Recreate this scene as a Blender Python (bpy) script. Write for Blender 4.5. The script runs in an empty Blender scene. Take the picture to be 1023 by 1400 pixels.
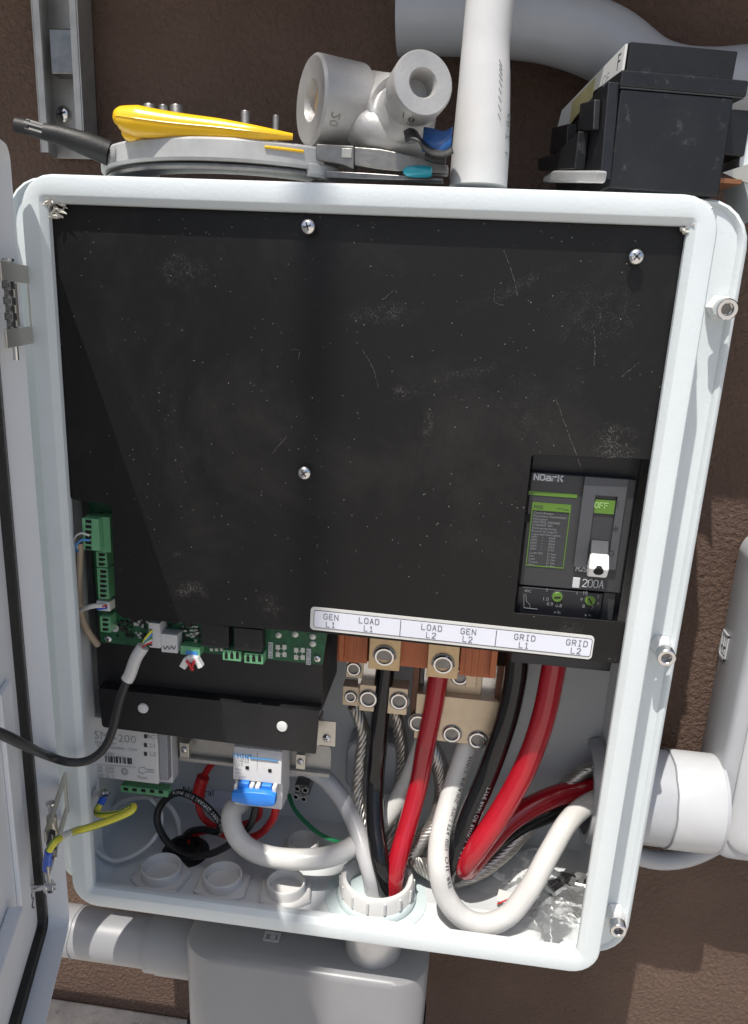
import bpy, bmesh, math, random
from mathutils import Vector, Matrix
import numpy as np
rnd = random.Random(7)
S = bpy.context.scene
COL = S.collection
PI = math.pi
# ------------------------------------------------------------------ camera
RM = ((0.990931465673679, 0.12531721881672933, 0.04848118197666269),
      (0.0818902133780914, -0.2771805813837825, -0.9573217422876383),
      (-0.1065308560498082, 0.9526103715432602, -0.28492921355576467))
CAM = Vector((0.41105092, -0.70023111, 0.67522942))
FPX = 1054.98
cd = bpy.data.cameras.new('camera'); cam = bpy.data.objects.new('camera', cd); COL.objects.link(cam)
r0, r1, r2 = (Vector(r) for r in RM)
m = Matrix((r0, -r1, -r2)).transposed().to_4x4(); m.translation = CAM
cam.matrix_world = m
cd.sensor_fit = 'VERTICAL'; cd.sensor_height = 24.0; cd.lens = FPX / 1400 * 24.0
cd.shift_y = 47 / 1400.0
cd.clip_start = 0.01; cd.clip_end = 500
S.camera = cam
# ------------------------------------------------------------------ light
SUN = Vector((0.18, 0.43, -1.0)).normalized()          # the way the light travels
w = bpy.data.worlds.new('World'); S.world = w; w.use_nodes = True
nt = w.node_tree; bg = nt.nodes['Background']
sky = nt.nodes.new('ShaderNodeTexSky'); sky.sky_type = 'NISHITA'; sky.sun_disc = False
sky.sun_elevation = math.asin(-SUN.z); sky.sun_rotation = math.atan2(-SUN.x, -SUN.y)
sky.air_density = 1.0; sky.dust_density = 3.0; sky.ozone_density = 1.0
nt.links.new(sky.outputs[0], bg.inputs['Color']); bg.inputs['Strength'].default_value = 0.122
sl = bpy.data.lights.new('sun', 'SUN'); sl.energy = 4.3; sl.angle = math.radians(0.5); sl.color = (1.0, 0.955, 0.89)
so = bpy.data.objects.new('sun', sl); COL.objects.link(so); so.rotation_euler = SUN.to_track_quat('-Z', 'Y').to_euler(); so.location = (-1, -3, 6)
S.view_settings.view_transform = 'Standard'; S.view_settings.look = 'None'; S.view_settings.exposure = 0.22; S.view_settings.gamma = 1
S.view_settings.use_curve_mapping = False
S.cycles.max_bounces = 10; S.cycles.transparent_max_bounces = 12
# ------------------------------------------------------------------ measuring: a pixel of the photograph + a depth gives a point
def ray(u, v):
    a, b = (u - 511.5) / FPX, (v - 747) / FPX
    return Vector((RM[0][i] * a + RM[1][i] * b + RM[2][i] for i in range(3)))
def at(u, v, y):
    d = ray(u, v); return CAM + d * ((y - CAM.y) / d.y)
def atz(u, v, z):
    d = ray(u, v); return CAM + d * ((z - CAM.z) / d.z)
def hit(u, v, p, n):
    d = ray(u, v); return CAM + d * ((Vector(p) - CAM).dot(Vector(n)) / d.dot(Vector(n)))
def pxm(u, v, y):                                       # metres per pixel, across and up
    return (at(u + 1, v, y) - at(u - 1, v, y)).x / 2, (at(u, v - 1, y) - at(u, v + 1, y)).z / 2
DEEP = 0.
def path(pts):                                          # [(u, v, depth)] -> points
    return [at(u, v, y + DEEP * max(0., min(1., (1190 - v) / 110))) for u, v, y in pts]
# ------------------------------------------------------------------ materials
def lin(c): return tuple(((x / 255) / 12.92 if x / 255 <= .04045 else ((x / 255 + .055) / 1.055) ** 2.4) for x in c)
MATS = {}
def mat(name, col, rough=.5, metal=0., bump=0., bscale=200., var=0., vscale=30., coat=0., spec=.5, trans=0., alpha=1., wear=None, aniso=None):
    if name in MATS: return MATS[name]
    M = bpy.data.materials.new(name); M.use_nodes = True; t = M.node_tree; N = t.nodes; L = t.links
    b = N['Principled BSDF']
    b.inputs['Base Color'].default_value = (*col, 1); b.inputs['Roughness'].default_value = rough; b.inputs['Metallic'].default_value = metal
    b.inputs['Coat Weight'].default_value = coat; b.inputs['Coat Roughness'].default_value = .15; b.inputs['Specular IOR Level'].default_value = spec
    b.inputs['Transmission Weight'].default_value = trans; b.inputs['Alpha'].default_value = alpha
    tc = N.new('ShaderNodeTexCoord')
    if var:
        n = N.new('ShaderNodeTexNoise'); n.inputs['Scale'].default_value = vscale; n.inputs['Detail'].default_value = 6; n.inputs['Roughness'].default_value = .65
        L.new(tc.outputs['Object'], n.inputs['Vector'])
        r = N.new('ShaderNodeValToRGB'); r.color_ramp.elements[0].position = .3; r.color_ramp.elements[1].position = .7
        r.color_ramp.elements[0].color = (*[c * (1 - var) for c in col], 1); r.color_ramp.elements[1].color = (*[min(1, c * (1 + var * .6)) for c in col], 1)
        L.new(n.outputs['Fac'], r.inputs['Fac']); last = r.outputs['Color']
        if wear:
            n2 = N.new('ShaderNodeTexNoise'); n2.inputs['Scale'].default_value = wear[1]; n2.inputs['Detail'].default_value = 8; n2.inputs['Roughness'].default_value = .7
            L.new(tc.outputs['Object'], n2.inputs['Vector'])
            r2_ = N.new('ShaderNodeValToRGB'); r2_.color_ramp.elements[0].position = wear[2]; r2_.color_ramp.elements[1].position = min(1, wear[2] + .08)
            L.new(n2.outputs['Fac'], r2_.inputs['Fac'])
            mx = N.new('ShaderNodeMixRGB'); mx.inputs['Color2'].default_value = (*wear[0], 1)
            L.new(r2_.outputs['Color'], mx.inputs['Fac']); L.new(last, mx.inputs['Color1']); last = mx.outputs['Color']
        L.new(last, b.inputs['Base Color'])
        mr = N.new('ShaderNodeMapRange'); mr.inputs['To Min'].default_value = max(0.02, rough - .1); mr.inputs['To Max'].default_value = min(1, rough + .1)
        L.new(n.outputs['Fac'], mr.inputs['Value']); L.new(mr.outputs['Result'], b.inputs['Roughness'])
    if bump:
        n3 = N.new('ShaderNodeTexNoise'); n3.inputs['Scale'].default_value = bscale; n3.inputs['Detail'].default_value = 4
        if aniso:
            mp = N.new('ShaderNodeMapping'); mp.inputs['Scale'].default_value = aniso; L.new(tc.outputs['Object'], mp.inputs['Vector']); L.new(mp.outputs['Vector'], n3.inputs['Vector'])
        else: L.new(tc.outputs['Object'], n3.inputs['Vector'])
        bp = N.new('ShaderNodeBump'); bp.inputs['Strength'].default_value = bump; bp.inputs['Distance'].default_value = .002
        L.new(n3.outputs['Fac'], bp.inputs['Height']); L.new(bp.outputs['Normal'], b.inputs['Normal'])
    MATS[name] = M; return M
mat('white_paint', (.63, .68, .69), .42, bump=.12, bscale=260, var=.05, vscale=9, wear=((.40, .38, .35), 60, .73))
mat('door_paint', (.78, .80, .82), .40, bump=.08, bscale=260, var=.03, vscale=6, wear=((.3, .29, .27), 75, .78))
mat('inside_paint', (.61, .635, .645), .45, bump=.08, bscale=200, var=.05, vscale=8)
mat('grey_pvc', (.38, .39, .41), .34, var=.07, vscale=14, bump=.04, bscale=60, wear=((.26, .26, .25), 45, .74))
mat('light_pvc', (.48, .49, .50), .38, var=.06, vscale=20, bump=.04, bscale=80)
mat('white_pipe', (.60, .60, .595), .42, var=.06, vscale=18, bump=.05, bscale=50, wear=((.42, .4, .36), 70, .72))
mat('hub_plastic', (.62, .615, .60), .42, var=.04, vscale=30)
mat('aluminium', (.40, .395, .385), .46, metal=.40, var=.12, vscale=35, bump=.14, bscale=330, wear=((.32, .29, .25), 90, .70))
mat('steel', (.60, .585, .56), .27, metal=1, var=.12, vscale=60)
mat('bright_steel', (.72, .71, .70), .18, metal=1, var=.08, vscale=80)
mat('dark_steel', (.20, .195, .19), .34, metal=1, var=.25, vscale=90)
mat('tool_steel', (.27, .26, .245), .40, metal=.8, var=.3, vscale=50, bump=.1, bscale=300, aniso=(.3, 2, 2))
mat('nickel_plate', (.56, .535, .47), .34, metal=.7, var=.08, vscale=30)
mat('tin_lug', (.66, .47, .26), .42, metal=.25, var=.14, vscale=60, bump=.06, bscale=300)
mat('pale_lug', (.62, .50, .35), .40, metal=.35, var=.12, vscale=50, bump=.06, bscale=300)
mat('bakelite', (.47, .130, .040), .42, var=.05, vscale=60)
mat('bakelite_dark', (.14, .055, .028), .5, var=.15, vscale=60)
mat('tray_black', (.012, .012, .013), .4, var=.2, vscale=60, bump=.1, bscale=500)
mat('breaker_grey', (.032, .034, .038), .42, var=.1, vscale=80, bump=.05, bscale=600)
mat('breaker_light', (.060, .064, .072), .4, var=.1, vscale=80)
mat('breaker_dark', (.008, .0085, .012), .4)
mat('black_plastic', (.0085, .009, .011), .42, var=.3, vscale=25, bump=.1, bscale=450, wear=((.045, .045, .046), 70, .60))
mat('black_trim', (.03, .031, .034), .5, var=.2, vscale=60)
mat('black_rubber', (.010, .010, .010), .55, bump=.15, bscale=300, var=.3, vscale=40)
mat('gasket_foam', (.012, .011, .010), .6, bump=.5, bscale=420, var=.4, vscale=60)
mat('gasket_glue', (.16, .145, .13), .5, bump=.6, bscale=500, var=.6, vscale=160)
mat('hole', (.003, .003, .003), .8)
mat('red_cable', (.36, .006, .016), .22, coat=.3, var=.15, vscale=30, wear=((.46, .14, .13), 110, .70), bump=.05, bscale=60)
mat('black_cable', (.004, .004, .005), .14, var=.2, vscale=30, wear=((.05, .05, .05), 120, .70), bump=.05, bscale=60)
mat('white_cable', (.58, .575, .555), .34, var=.08, vscale=30, wear=((.36, .34, .31), 90, .71), bump=.05, bscale=60)
mat('clear_jacket', (.44, .44, .45), .25, var=.05, vscale=30)
mat('galvanised', (.42, .41, .39), .5, metal=.6, var=.2, vscale=40)
mat('reel_plastic', (.44, .445, .44), .42, var=.2, vscale=30, wear=((.35, .33, .28), 60, .7))
mat('zinc', (.60, .60, .60), .34, metal=.55, var=.1, vscale=40)
mat('dust', (.24, .23, .215), .8)
mat('throat_shade', (.30, .295, .285), .6)
mat('strand', (.44, .42, .39), .34, metal=.85, var=.22, vscale=120)
mat('red_wire', (.50, .012, .015), .35); mat('black_wire', (.010, .010, .011), .35); mat('green_wire', (.014, .17, .07), .35)
mat('blue_wire', (.05, .25, .62), .4); mat('yellow_wire', (.66, .60, .05), .4); mat('tan_wire', (.44, .35, .26), .5, var=.1, vscale=80)
mat('stripe_green', (.10, .22, .04), .45)
mat('comm_black', (.020, .020, .020), .45, bump=.1, bscale=400)
mat('blue_plastic', (.03, .22, .72), .35, var=.05, vscale=60); mat('blue_sleeve', (.012, .08, .50), .4)
mat('yellow_plastic', (.85, .50, .012), .30, var=.06, vscale=25, coat=.2, wear=((.45, .28, .04), 70, .72))
mat('pcb', (.012, .10, .040), .35, var=.35, vscale=160, wear=((.05, .22, .10), 300, .60))
mat('connector_green', (.135, .37, .185), .42, var=.08, vscale=60)
mat('lime', (.088, .185, .020), .45); mat('flag_ink', (.30, .50, .18), .5); mat('dull_pvc', (.235, .237, .245), .36, var=.08, vscale=9, bump=.06, bscale=30, wear=((.18, .18, .17), 40, .74)); mat('ink_light', (.5, .52, .54), .5); mat('ink_grey', (.22, .23, .24), .5); mat('ink_dim', (.10, .105, .11), .5)
mat('ink_dark', (.03, .03, .035), .5); mat('ink_blue', (.03, .24, .55), .5)
mat('label_white', (.68, .70, .78), .40, var=.03, vscale=10); mat('sticker_white', (.62, .62, .60), .45, var=.05, vscale=30)
mat('label_yellow', (.48, .44, .22), .5, var=.12, vscale=60)
mat('device_white', (.60, .60, .60), .42, var=.03, vscale=30); mat('handle_white', (.72, .72, .71), .38)
mat('smoke_plastic', (.42, .43, .47), .2, trans=.35, spec=.6)
mat('solder', (.55, .57, .52), .4, metal=.4); mat('chip', (.012, .012, .012), .45)
mat('sealant', (.62, .60, .54), .6, bump=.6, bscale=120); mat('teal', (.02, .30, .38), .25)
mat('blue_tape', (.02, .085, .26), .3); mat('copper', (.34, .15, .07), .42, metal=.5, var=.2, vscale=60)
mat('solvent', (.52, .60, .61), .12, coat=.5)
def glass(name, col, rough, mixf):
    M = bpy.data.materials.new(name); M.use_nodes = True; t = M.node_tree; N = t.nodes; L = t.links
    b = N['Principled BSDF']; b.inputs['Base Color'].default_value = (*col, 1); b.inputs['Roughness'].default_value = rough; b.inputs['Specular IOR Level'].default_value = .8
    tr = N.new('ShaderNodeBsdfTransparent'); mx = N.new('ShaderNodeMixShader'); f = N.new('ShaderNodeFresnel'); f.inputs['IOR'].default_value = 1.5
    mr = N.new('ShaderNodeMapRange'); mr.inputs['To Min'].default_value = mixf; mr.inputs['To Max'].default_value = .95
    L.new(f.outputs[0], mr.inputs['Value']); L.new(mr.outputs[0], mx.inputs['Fac']); L.new(tr.outputs[0], mx.inputs[1]); L.new(b.outputs[0], mx.inputs[2])
    L.new(mx.outputs[0], N['Material Output'].inputs['Surface']); MATS[name] = M
glass('clear_film', (.80, .82, .82), .06, .09); glass('clear_tape', (.6, .6, .6), .15, .3)
def stucco():
    M = bpy.data.materials.new('stucco'); M.use_nodes = True; t = M.node_tree; N = t.nodes; L = t.links; b = N['Principled BSDF']
    tc = N.new('ShaderNodeTexCoord'); n = N.new('ShaderNodeTexNoise'); n.inputs['Scale'].default_value = 5; n.inputs['Detail'].default_value = 8
    L.new(tc.outputs['Object'], n.inputs['Vector']); r = N.new('ShaderNodeValToRGB')
    r.color_ramp.elements[0].color = (.100, .057, .039, 1); r.color_ramp.elements[1].color = (.160, .101, .073, 1); r.color_ramp.elements[0].position = .3; r.color_ramp.elements[1].position = .72
    L.new(n.outputs['Fac'], r.inputs['Fac']); L.new(r.outputs['Color'], b.inputs['Base Color']); b.inputs['Roughness'].default_value = .75
    a = N.new('ShaderNodeTexNoise'); a.inputs['Scale'].default_value = 150; a.inputs['Detail'].default_value = 6; a.inputs['Roughness'].default_value = .62; a.inputs['Distortion'].default_value = .35
    L.new(tc.outputs['Object'], a.inputs['Vector'])
    bp = N.new('ShaderNodeBump'); bp.inputs['Strength'].default_value = 1.0; bp.inputs['Distance'].default_value = .011
    L.new(a.outputs['Fac'], bp.inputs['Height']); L.new(bp.outputs['Normal'], b.inputs['Normal']); MATS['stucco'] = M
stucco()
mat('concrete', (.46, .435, .40), .85, var=.35, vscale=22, bump=.7, bscale=120, wear=((.14, .13, .12), 30, .6))
mat('soffit', (.30, .27, .24), .7, var=.1, vscale=8)
def panel_mat():
    M = bpy.data.materials.new('panel_black'); M.use_nodes = True; t = M.node_tree; N = t.nodes; L = t.links; b = N['Principled BSDF']
    b.inputs['Roughness'].default_value = .5; b.inputs['Specular IOR Level'].default_value = .30
    tc = N.new('ShaderNodeTexCoord'); O = tc.outputs['Object']
    def mth(op, a, bb=None):
        n = N.new('ShaderNodeMath'); n.operation = op
        for i, v in enumerate((a, bb)):
            if v is None: continue
            if isinstance(v, (int, float)): n.inputs[i].default_value = v
            else: L.new(v, n.inputs[i])
        return n.outputs[0]
    def blob(p, sx, sz, rot=0.):
        mp = N.new('ShaderNodeMapping'); mp.vector_type = 'TEXTURE'; mp.inputs['Location'].default_value = (p.x, p.y, p.z); mp.inputs['Scale'].default_value = (sx, .2, sz); mp.inputs['Rotation'].default_value = (0, rot, 0)
        L.new(O, mp.inputs['Vector']); g = N.new('ShaderNodeTexGradient'); g.gradient_type = 'SPHERICAL'; L.new(mp.outputs['Vector'], g.inputs['Vector']); return g.outputs['Fac']
    def voro(scale, thr, keep, seed):
        mp = N.new('ShaderNodeMapping'); mp.inputs['Location'].default_value = (seed, 0, seed * .7); L.new(O, mp.inputs['Vector'])
        v = N.new('ShaderNodeTexVoronoi'); v.inputs['Scale'].default_value = scale; L.new(mp.outputs['Vector'], v.inputs['Vector'])
        sp = N.new('ShaderNodeSeparateColor'); L.new(v.outputs['Color'], sp.inputs['Color'])
        size = mth('MULTIPLY', sp.outputs['Green'], thr)
        return mth('MULTIPLY', mth('LESS_THAN', v.outputs['Distance'], size), mth('LESS_THAN', sp.outputs['Red'], keep))
    ns = N.new('ShaderNodeTexNoise'); ns.inputs['Scale'].default_value = 11; ns.inputs['Detail'].default_value = 3; L.new(O, ns.inputs['Vector'])
    patch = N.new('ShaderNodeMapRange'); patch.inputs['From Min'].default_value = .46; patch.inputs['From Max'].default_value = .66; L.new(ns.outputs['Fac'], patch.inputs['Value'])
    big = mth('MAXIMUM', voro(120, .11, .055, 3.1), voro(210, .16, .05, 5.5)); sm = mth('MULTIPLY', voro(330, .26, .16, 9.7), patch.outputs['Result'])
    fine = N.new('ShaderNodeTexNoise'); fine.inputs['Scale'].default_value = 900; fine.inputs['Detail'].default_value = 3; L.new(O, fine.inputs['Vector'])
    rag = N.new('ShaderNodeTexNoise'); rag.inputs['Scale'].default_value = 75; rag.inputs['Detail'].default_value = 6; rag.inputs['Roughness'].default_value = .7; L.new(O, rag.inputs['Vector'])
    fm = N.new('ShaderNodeMapRange'); fm.inputs['From Min'].default_value = .50; fm.inputs['From Max'].default_value = .72; L.new(fine.outputs['Fac'], fm.inputs['Value'])
    rm = N.new('ShaderNodeMapRange'); rm.inputs['From Min'].default_value = .42; rm.inputs['From Max'].default_value = .66; L.new(rag.outputs['Fac'], rm.inputs['Value'])
    fmask = mth('MULTIPLY', fm.outputs['Result'], rm.outputs['Result'])
    tot = mth('MAXIMUM', mth('MULTIPLY', big, .75), mth('MULTIPLY', sm, .55))
    for (u, v, sx, sz, k, rot) in ((262, 808, .022, .013, .55, .1), (250, 370, .032, .02, .22, 0), (525, 428, .04, .012, .22, -.1), (545, 537, .011, .008, .5, 0), (840, 608, .026, .024, .5, 0), (610, 520, .07, .010, .15, -.35), (700, 395, .06, .008, .12, -.45), (245, 758, .009, .006, .3, 0), (780, 860, .014, .01, .35, 0), (820, 430, .05, .04, .12, 0), (720, 570, .03, .05, .12, 0), (585, 585, .006, .02, .35, 0), (370, 830, .02, .016, .25, .6), (560, 850, .02, .012, .12, 0)):
        bl = blob(at(u, v, .0125), sx, sz, rot)
        soft = mth('MULTIPLY', mth('MULTIPLY', bl, fmask), k * 2.6)
        tot = mth('MAXIMUM', tot, soft)
    sm2 = N.new('ShaderNodeTexNoise'); sm2.inputs['Scale'].default_value = 5; sm2.inputs['Detail'].default_value = 9; sm2.inputs['Roughness'].default_value = .72; sm2.inputs['Distortion'].default_value = .8; L.new(O, sm2.inputs['Vector'])
    sr = N.new('ShaderNodeMapRange'); sr.inputs['From Min'].default_value = .50; sr.inputs['From Max'].default_value = .80; sr.inputs['To Max'].default_value = .055; L.new(sm2.outputs['Fac'], sr.inputs['Value'])
    tot = mth('MAXIMUM', tot, sr.outputs['Result'])
    mx = N.new('ShaderNodeMixRGB'); mx.inputs['Color1'].default_value = (.0066, .0064, .0065, 1); mx.inputs['Color2'].default_value = (.30, .285, .265, 1)
    L.new(tot, mx.inputs['Fac']); L.new(mx.outputs['Color'], b.inputs['Base Color'])
    pw = N.new('ShaderNodeTexNoise'); pw.inputs['Scale'].default_value = 900; L.new(O, pw.inputs['Vector'])
    bp = N.new('ShaderNodeBump'); bp.inputs['Strength'].default_value = .12; bp.inputs['Distance'].default_value = .001; L.new(pw.outputs['Fac'], bp.inputs['Height']); L.new(bp.outputs['Normal'], b.inputs['Normal'])
    rr = N.new('ShaderNodeMapRange'); rr.inputs['To Min'].default_value = .36; rr.inputs['To Max'].default_value = .50; L.new(ns.outputs['Fac'], rr.inputs['Value']); L.new(rr.outputs['Result'], b.inputs['Roughness'])
    MATS['panel_black'] = M
panel_mat()
# ------------------------------------------------------------------ mesh building
def frame_of(d, up=None):
    d = Vector(d).normalized(); up = Vector(up) if up else (Vector((0, 0, 1)) if abs(d.z) < .9 else Vector((0, 1, 0)))
    x = up.cross(d)
    if x.length < 1e-6: x = Vector((1, 0, 0)).cross(d)
    x.normalize(); return x, d.cross(x), d
def spline(pts, n=8, rads=None):
    P = [Vector(p) for p in pts]; out = []; ro = []
    R = rads if rads else [1] * len(P)
    for i in range(len(P) - 1):
        p0 = P[i - 1] if i else P[0] * 2 - P[1]; p1, p2 = P[i], P[i + 1]; p3 = P[i + 2] if i + 2 < len(P) else P[-1] * 2 - P[-2]
        q0 = R[i - 1] if i else R[0]; q1, q2 = R[i], R[i + 1]; q3 = R[i + 2] if i + 2 < len(P) else R[-1]
        for k in range(n):
            t = k / n; t2, t3 = t * t, t * t * t
            out.append(.5 * (2 * p1 + (p2 - p0) * t + (2 * p0 - 5 * p1 + 4 * p2 - p3) * t2 + (3 * p1 - p0 - 3 * p2 + p3) * t3))
            ro.append(q1 + (q2 - q1) * t)
    out.append(P[-1]); ro.append(R[-1]); return (out, ro) if rads else out
def frames(P, up0=None):
    T = []
    for i in range(len(P)):
        T.append((P[min(i + 1, len(P) - 1)] - P[max(i - 1, 0)]).normalized())
    x, y, _ = frame_of(T[0], up0); F = [(x, y)]
    for i in range(1, len(P)):
        x = x - T[i] * x.dot(T[i]); x.normalize(); F.append((x.copy(), T[i].cross(x)))
    return T, F
class MB:
    def __init__(s): s.bm = bmesh.new()
    def quadgrid(s, loops, closed=True, cap0=False, cap1=False):
        V = [[s.bm.verts.new(p) for p in l] for l in loops]; n = len(loops[0])
        for a, b in zip(V, V[1:]):
            for i in range(n if closed else n - 1):
                j = (i + 1) % n
                try: s.bm.faces.new((a[i], a[j], b[j], b[i]))
                except ValueError: pass
        if cap0: s.bm.faces.new(V[0][::-1])
        if cap1 and (len(V) > 1 or not cap0): s.bm.faces.new(V[-1])
        return s
    def box(s, c, size, M=None):
        c = Vector(c); hx, hy, hz = (k / 2 for k in size)
        vs = [s.bm.verts.new(c + (M @ Vector(p) if M else Vector(p))) for p in ((-hx, -hy, -hz), (hx, -hy, -hz), (hx, hy, -hz), (-hx, hy, -hz), (-hx, -hy, hz), (hx, -hy, hz), (hx, hy, hz), (-hx, hy, hz))]
        for f in ((0, 3, 2, 1), (4, 5, 6, 7), (0, 1, 5, 4), (1, 2, 6, 5), (2, 3, 7, 6), (3, 0, 4, 7)): s.bm.faces.new([vs[i] for i in f])
        return s
    def box2(s, x0, x1, y0, y1, z0, z1): return s.box(((x0 + x1) / 2, (y0 + y1) / 2, (z0 + z1) / 2), (abs(x1 - x0), abs(y1 - y0), abs(z1 - z0)))
    def pbox(s, u, v, w_, h_, y0, y1, M=None):               # box whose front face is centred on a pixel, w x h pixels
        p = at(u, v, y0); a, b = pxm(u, v, y0); return s.box((p.x, (y0 + y1) / 2, p.z), (w_ * a, abs(y1 - y0), h_ * b), M)
    def prism(s, poly, y0, y1):                               # poly of (x, z)
        return s.quadgrid([[Vector((x, y0, z)) for x, z in poly], [Vector((x, y1, z)) for x, z in poly]], True, True, True)
    def extrude(s, poly, vec):
        vec = Vector(vec); return s.quadgrid([[Vector(p) for p in poly], [Vector(p) + vec for p in poly]], True, True, True)
    def lathe(s, o, d, prof, seg=24, phase=0., up=None):      # prof of (radius, distance along d)
        x, y, d = frame_of(d, up); o = Vector(o); L = []
        for r, h in prof: L.append([o + d * h + (x * math.cos(phase + 2 * PI * i / seg) + y * math.sin(phase + 2 * PI * i / seg)) * max(r, 1e-5) for i in range(seg)])
        return s.quadgrid(L, True, prof[0][0] > 1e-4, prof[-1][0] > 1e-4)
    def cyl(s, a, b, r, seg=20, r2=None):
        a, b = Vector(a), Vector(b); return s.lathe(a, b - a, [(r, 0), (r if r2 is None else r2, (b - a).length)], seg)
    def tube(s, P, r, seg=12, flat=1., up=None):
        P = [Vector(p) for p in P]; T, F = frames(P, up); R = r if isinstance(r, (list, tuple)) else [r] * len(P)
        L = [[P[i] + (F[i][0] * math.cos(2 * PI * k / seg) + F[i][1] * math.sin(2 * PI * k / seg) * flat) * R[i] for k in range(seg)] for i in range(len(P))]
        return s.quadgrid(L, True, True, True)
    def screw_socket(s, o, d, r, h, ri, dep, seg=24): return s.lathe(o, d, [(r, 0), (r, h - r * .12), (r * .9, h), (ri * 1.08, h), (ri, h - r * .06), (ri, h - dep)], seg)
    def build(s, name, m_, parent=None, bevel=0., seg=2, smooth=35, solid=0.):
        bmesh.ops.recalc_face_normals(s.bm, faces=s.bm.faces[:])
        me = bpy.data.meshes.new(name); s.bm.to_mesh(me); s.bm.free()
        me.materials.append(MATS[m_])
        for p in me.polygons: p.use_smooth = True
        me.set_sharp_from_angle(angle=math.radians(smooth))
        o = bpy.data.objects.new(name, me); COL.objects.link(o)
        if parent: o.parent = parent
        if solid:
            sd = o.modifiers.new('solid', 'SOLIDIFY'); sd.thickness = solid
        if bevel:
            b = o.modifiers.new('bevel', 'BEVEL'); b.width = bevel; b.segments = seg; b.limit_method = 'ANGLE'; b.angle_limit = math.radians(40); b.harden_normals = True
        return o
def rrect(x0, x1, z0, z1, r, y, n=6):
    r = max(1e-4, min(r, (x1 - x0) / 2 - 1e-4, (z1 - z0) / 2 - 1e-4)); out = []
    for cx, cz, a0 in ((x1 - r, z1 - r, 0), (x0 + r, z1 - r, PI / 2), (x0 + r, z0 + r, PI), (x1 - r, z0 + r, 1.5 * PI)):
        for i in range(n + 1):
            a = a0 + PI / 2 * i / n; out.append(Vector((cx + r * math.cos(a), y, cz + r * math.sin(a))))
    return out
def rpoly(pts, rs, n=5):                                      # rounded polygon in (x, z)
    out = []; N_ = len(pts)
    for i in range(N_):
        p = Vector(pts[i]); a = (Vector(pts[i - 1]) - p); b = (Vector(pts[(i + 1) % N_]) - p); r = rs[i] if isinstance(rs, (list, tuple)) else rs
        if r <= 0: out.append(tuple(p)); continue
        ang = a.angle(b); t = min(r / math.tan(ang / 2), a.length * .45, b.length * .45); p0 = p + a.normalized() * t; p1 = p + b.normalized() * t
        for k in range(n + 1):
            f = k / n; q = p0 * (1 - f) ** 2 + p * 2 * f * (1 - f) + p1 * f * f; out.append(tuple(q))
    return out
def thing(name, label, cat, loc=(0, 0, 0), group=None):
    o = bpy.data.objects.new(name, None); COL.objects.link(o); o.empty_display_size = .02; tag(o, label, cat, group); return o
def tag(o, label=None, cat=None, group=None, kind=None):
    if label: o['label'] = label
    if cat: o['category'] = cat
    if group: o['group'] = group
    if kind: o['kind'] = kind
    return o
def dup(root, delta, label=None, group=None):
    def cp(o, par):
        c = o.copy(); COL.objects.link(c)
        if par: c.parent = par
        for ch in list(o.children): cp(ch, c)
        return c
    r = cp(root, None); r.location = Vector(root.location) + Vector(delta)
    if label: r['label'] = label
    if group: r['group'] = group
    return r
def text_bm(lines, M, align='CENTER', spacing=1.0, bold=0.):
    """lines: list of (string, x, y, size) in the plane of M (x right, y up, normal out)."""
    mb = MB()
    for st, x, y, sz in lines:
        c = bpy.data.curves.new('t', 'FONT'); c.body = st; c.size = sz; c.align_x = align; c.align_y = 'CENTER'; c.space_character = spacing; c.resolution_u = 2; c.offset = bold * sz
        o = bpy.data.objects.new('t', c); COL.objects.link(o); bpy.context.view_layer.update()
        me = bpy.data.meshes.new_from_object(o.evaluated_get(bpy.context.evaluated_depsgraph_get()))
        me.transform(M @ Matrix.Translation((x, y, 0))); mb.bm.from_mesh(me)
        bpy.data.objects.remove(o); bpy.data.curves.remove(c); bpy.data.meshes.remove(me)
    return mb
def plane_front(u, v, y, rot=0.):                             # matrix of a plane facing the viewer (-y) centred on a pixel
    p = at(u, v, y); return Matrix.Translation(p) @ Matrix.Rotation(PI / 2, 4, 'X') @ Matrix.Rotation(rot, 4, 'Z')
def text_flat(name, m_, par, y, items, rot=0., spacing=1.0, bold=0., align='CENTER'):
    """items: (string, u, v, height_px)"""
    mb = MB()
    for st, u, v, h in items:
        a, b = pxm(u, v, y); q = text_bm([(st, 0, 0, h * b * 1.38)], plane_front(u, v, y, rot), align, spacing, bold)
        me = bpy.data.meshes.new('q'); q.bm.to_mesh(me); q.bm.free(); mb.bm.from_mesh(me); bpy.data.meshes.remove(me)
    return tag(mb.build(name, m_, par), kind='stuff')
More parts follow.
